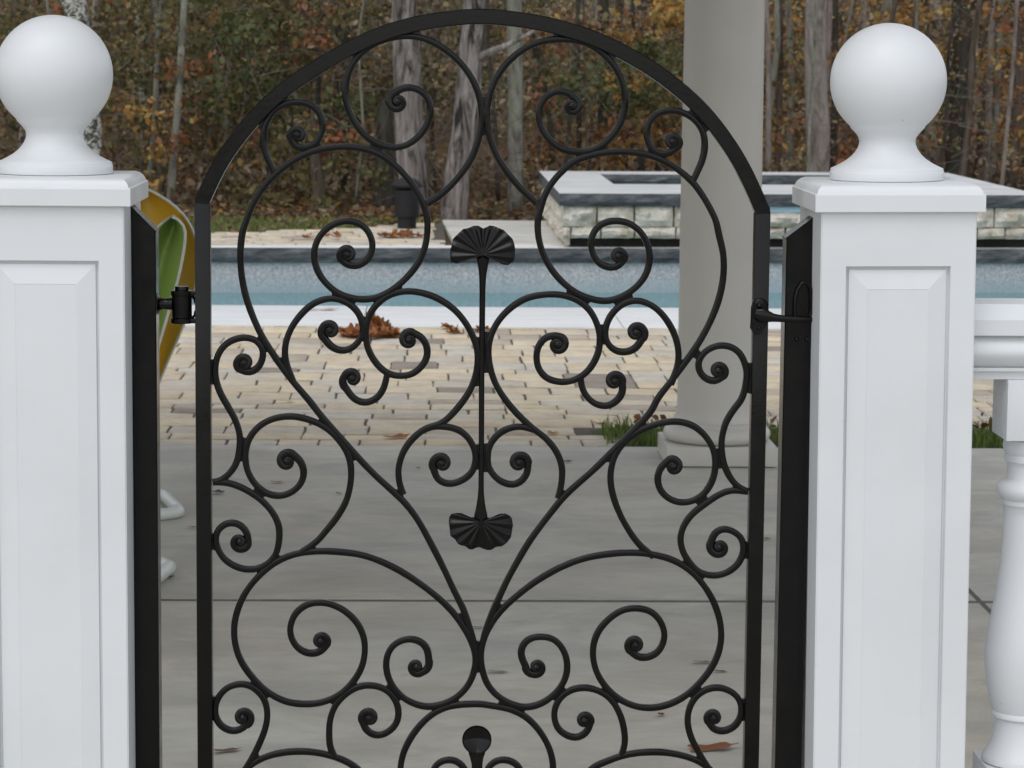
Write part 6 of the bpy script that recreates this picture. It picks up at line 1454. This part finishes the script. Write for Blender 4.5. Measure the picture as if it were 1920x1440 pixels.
# ------------------------------------------------------------------ fallen leaves
def leaf_mesh(k, mname='leaf'):
    """lobed dry leaf, curled"""
    r = random.Random(900 + k)
    out = []
    lob = 5
    for i in range(28):
        a = 2 * math.pi * i / 28
        rad = 0.5 * (0.80 + 0.20 * math.cos(lob * a / 1.0) * (0.6 + 0.4 * r.random())) * (1.1 - 0.25 * math.cos(a))
        out.append((rad * math.cos(a) * 1.15, rad * math.sin(a) * 0.8))
    cx = r.uniform(1.0, 2.6); cy = r.uniform(0.8, 2.4); tw = r.uniform(-1, 1)
    def z(x, y): return 0.62 * (cx * x * x * 0.5 + cy * y * y * 0.7 + tw * x * y) 
    vs = [(0, 0, 0.0)] + [(x * 0.5, y * 0.5, z(x * .5, y * .5)) for x, y in out] + [(x, y, z(x, y) + r.uniform(-.03, .03)) for x, y in out]
    n = 28
    fs = [(0, 1 + i, 1 + (i + 1) % n) for i in range(n)] + [(1 + i, 1 + n + i, 1 + n + (i + 1) % n, 1 + (i + 1) % n) for i in range(n)]
    me = bpy.data.meshes.new(mname); me.from_pydata(vs, [], fs)
    at = me.color_attributes.new('pigment', 'FLOAT_COLOR', 'POINT')
    c = pick([(0.30, 0.115, 0.035), (0.24, 0.085, 0.028), (0.36, 0.16, 0.055), (0.20, 0.075, 0.028), (0.38, 0.18, 0.10), (0.32, 0.13, 0.045)], 1, 0.15)[0]
    for i in range(len(vs)): at.data[i].color = (*c, 1)
    me.materials.append(DRYLEAF)
    return me
LM = [leaf_mesh(k) for k in range(9)]
def leaf_tinted(k, c):
    me = LM[k].copy()
    for i in range(len(me.vertices)): me.color_attributes['pigment'].data[i].color = (*c, 1)
    return me
def pile(x, y, z, wx, wy, h, n, size, label, group=None, seed=1):
    r = random.Random(seed)
    root = empty('leaf_pile', (x, y, z)); tag(root, label, 'leaf pile', group)
    for i in range(n):
        o = link(bpy.data.objects.new('leaf', r.choice(LM)), root)
        a = r.uniform(0, 2 * math.pi); q = math.sqrt(r.random())
        px_, py_ = math.cos(a) * q, math.sin(a) * q
        hh = h * max(0.05, (1 - q ** 1.5)) * (0.65 + 0.35 * math.sin(px_ * 5 + 1)) * r.uniform(0.15, 1.0)
        s = size * r.uniform(0.7, 1.3)
        o.location = (px_ * wx, py_ * wy, hh + s * 0.1)
        o.scale = (s, s, s)
        o.rotation_euler = (r.uniform(-1.1, 1.1), r.uniform(-1.1, 1.1), r.uniform(0, 6.28)) if hh > 0.01 else (r.uniform(-.3, .3), r.uniform(-.3, .3), r.uniform(0, 6.28))
    return root
lp = (-0.2960, 14.8661, 0.0000)
pile(lp[0] - 0.01, lp[1] + 0.03, 0.004, 0.155, 0.17, 0.105, 120, 0.080, 'large heap of curled brown leaves where the pavers meet the coping', seed=3)
lp = (0.1190, 15.2911, 0.0000)
pile(lp[0], lp[1], 0.006, 0.07, 0.05, 0.012, 5, 0.07, 'small tan leaf cluster on the coping edge left of the gate centre', seed=4)
lp = (0.1719, 15.0615, 0.0000)
pile(lp[0], lp[1], 0.004, 0.07, 0.05, 0.012, 6, 0.065, 'small pinkish leaf cluster on the pavers between heap and gate centre', seed=5)
lp = (0.3216, 15.1273, 0.0000)
pile(lp[0], lp[1], 0.004, 0.06, 0.06, 0.035, 9, 0.07, 'small brown leaf cluster right behind the gate centre stem', seed=6)
lp = (-0.1968, 22.8097, 0.0000)
pile(lp[0], lp[1], 0.006, 0.20, 0.12, 0.07, 34, 0.085, 'scattered brown leaf cluster on the terrace in front of the path lamp', seed=7)
lp = (-0.9064, 22.6740, 0.0000)
pile(lp[0], lp[1], 0.006, 0.25, 0.3, 0.02, 9, 0.08, 'few loose yellowed leaves on the terrace beyond the pool', seed=8)
def fallen(pos, size, c, label, rz=0.0, flat=0.5, group=None, k=0, sx=1.0):
    o = link(bpy.data.objects.new('fallen_leaf', leaf_tinted(k, c)))
    o.location = (pos[0], pos[1], pos[2] + size * 0.06 + 0.003)
    o.scale = (size * sx, size, size * flat)
    o.rotation_euler = (random.uniform(-.12, .12), random.uniform(-.12, .12), rz)
    tag(o, label, 'leaf', group)
fallen((-0.1107, 10.9325, 0.0000), 0.085, (0.33, 0.11, 0.04), 'reddish brown leaf on the last paver row before the slab', 0.4, 0.5, None, 1, 1.3)
fallen((0.5324, 11.0765, 0.0000), 0.07, (0.45, 0.22, 0.03), 'yellow orange leaf on the pavers near the slab edge', 0.9, 0.7, None, 2)
fallen((0.7580, 11.3730, 0.0000), 0.05, (0.20, 0.085, 0.03), 'small brown leaf on the pavers left of the porch column', 0.1, 0.5, None, 3, 1.3)
fallen((-0.6271, 12.0560, -0.0000), 0.06, (0.42, 0.34, 0.18), 'pale tan leaf on the pavers behind the left diagonal bar', 0.2, 0.4, None, 4, 1.3)
fallen((1.2513, 13.9743, 0.0000), 0.05, (0.50, 0.32, 0.05), 'tiny yellow leaf on the pavers by the porch column shaft', 0.0, 0.4, None, 5, 1.4)
fallen((-0.6130, 16.3182, 0.0000), 0.12, (0.55, 0.45, 0.38), 'pale curled leaf on the coping near the water', 0.1, 0.5, None, 6, 1.5)
fallen((0.5750, 6.3061, 0.0000), 0.024, (0.20, 0.06, 0.03), 'small round red brown leaf on the slab below the big latch side scroll', 1.2, 0.8, None, 7, 1.3)
fallen((0.6776, 5.9933, 0.0000), 0.060, (0.22, 0.085, 0.035), 'torn brown leaf with stalk on the slab near the latch post', 0.15, 0.6, None, 8, 1.9)
fallen((-0.4456, 5.9711, -0.0000), 0.036, (0.15, 0.09, 0.045), 'long narrow dried brown leaf on the slab beside the hinge post', 0.5, 0.4, None, 0, 1.9)
fallen((-0.7506, 9.5412, 0.0000), 0.060, (0.07, 0.05, 0.035), 'dark crumpled leaf on the slab by the hinge side frame post', 0.3, 0.6, None, 1)
fallen((-0.7777, 8.8374, -0.0000), 0.03, (0.07, 0.05, 0.035), 'tiny dark leaf scrap on the slab between the hinge jamb and the gate', 0.3, 0.6, None, 2)
fallen((0.7368, 6.8687, 0.0000), 0.030, (0.16, 0.13, 0.10), 'thin dried brown scrap on the slab inside the large latch side scroll', 0.1, 0.3, None, 3, 1.7)
fallen((0.7721, 6.7657, 0.0000), 0.018, (0.11, 0.08, 0.055), 'thin dark stalk like scrap on the slab right of the large latch side scroll', 0.1, 0.3, None, 4, 2.0)
fallen((0.5557, 10.3184, 0.0000), 0.035, (0.06, 0.045, 0.03), 'small dark leaf scrap on the slab behind the latch side heart bar', 0.0, 0.5, None, 5, 1.3)
fallen((0.1495, 7.2870, 0.0000), 0.022, (0.08, 0.06, 0.04), 'small dark leaf scrap on the slab just above the centre weld', 0.0, 0.5, None, 6, 1.6)
fallen((-0.0264, 10.1418, 0.0000), 0.018, (0.05, 0.04, 0.03), 'dark speck of leaf on the slab inside the left heart', 0.0, 0.6, None, 7)
fallen((-0.3099, 9.5400, 0.0000), 0.022, (0.05, 0.04, 0.03), 'dark speck of leaf on the slab beside the left diagonal bar', 0.0, 0.6, None, 8)
fallen((-0.5449, 9.7854, 0.0000), 0.035, (0.17, 0.13, 0.09), 'faint tan leaf scrap on the slab inside the left side scroll', 0.2, 0.4, None, 0, 1.4)
fallen((-0.7744, 7.9834, 0.0000), 0.03, (0.06, 0.05, 0.035), 'dark leaf scrap at the end of the nearer white tube', 0.5, 0.5, None, 1, 1.3)
fallen((1.1311, 8.6665, 0.0000), 0.025, (0.06, 0.05, 0.035), 'dark leaf scrap on the slab between latch post and jamb', 0.5, 0.5, None, 2, 1.3)
fallen((0.1948, 6.7554, 0.0000), 0.03, (0.26, 0.20, 0.14), 'faint pinkish leaf scrap on the slab right of the centre weld', 0.05, 0.2, None, 4, 1.8)
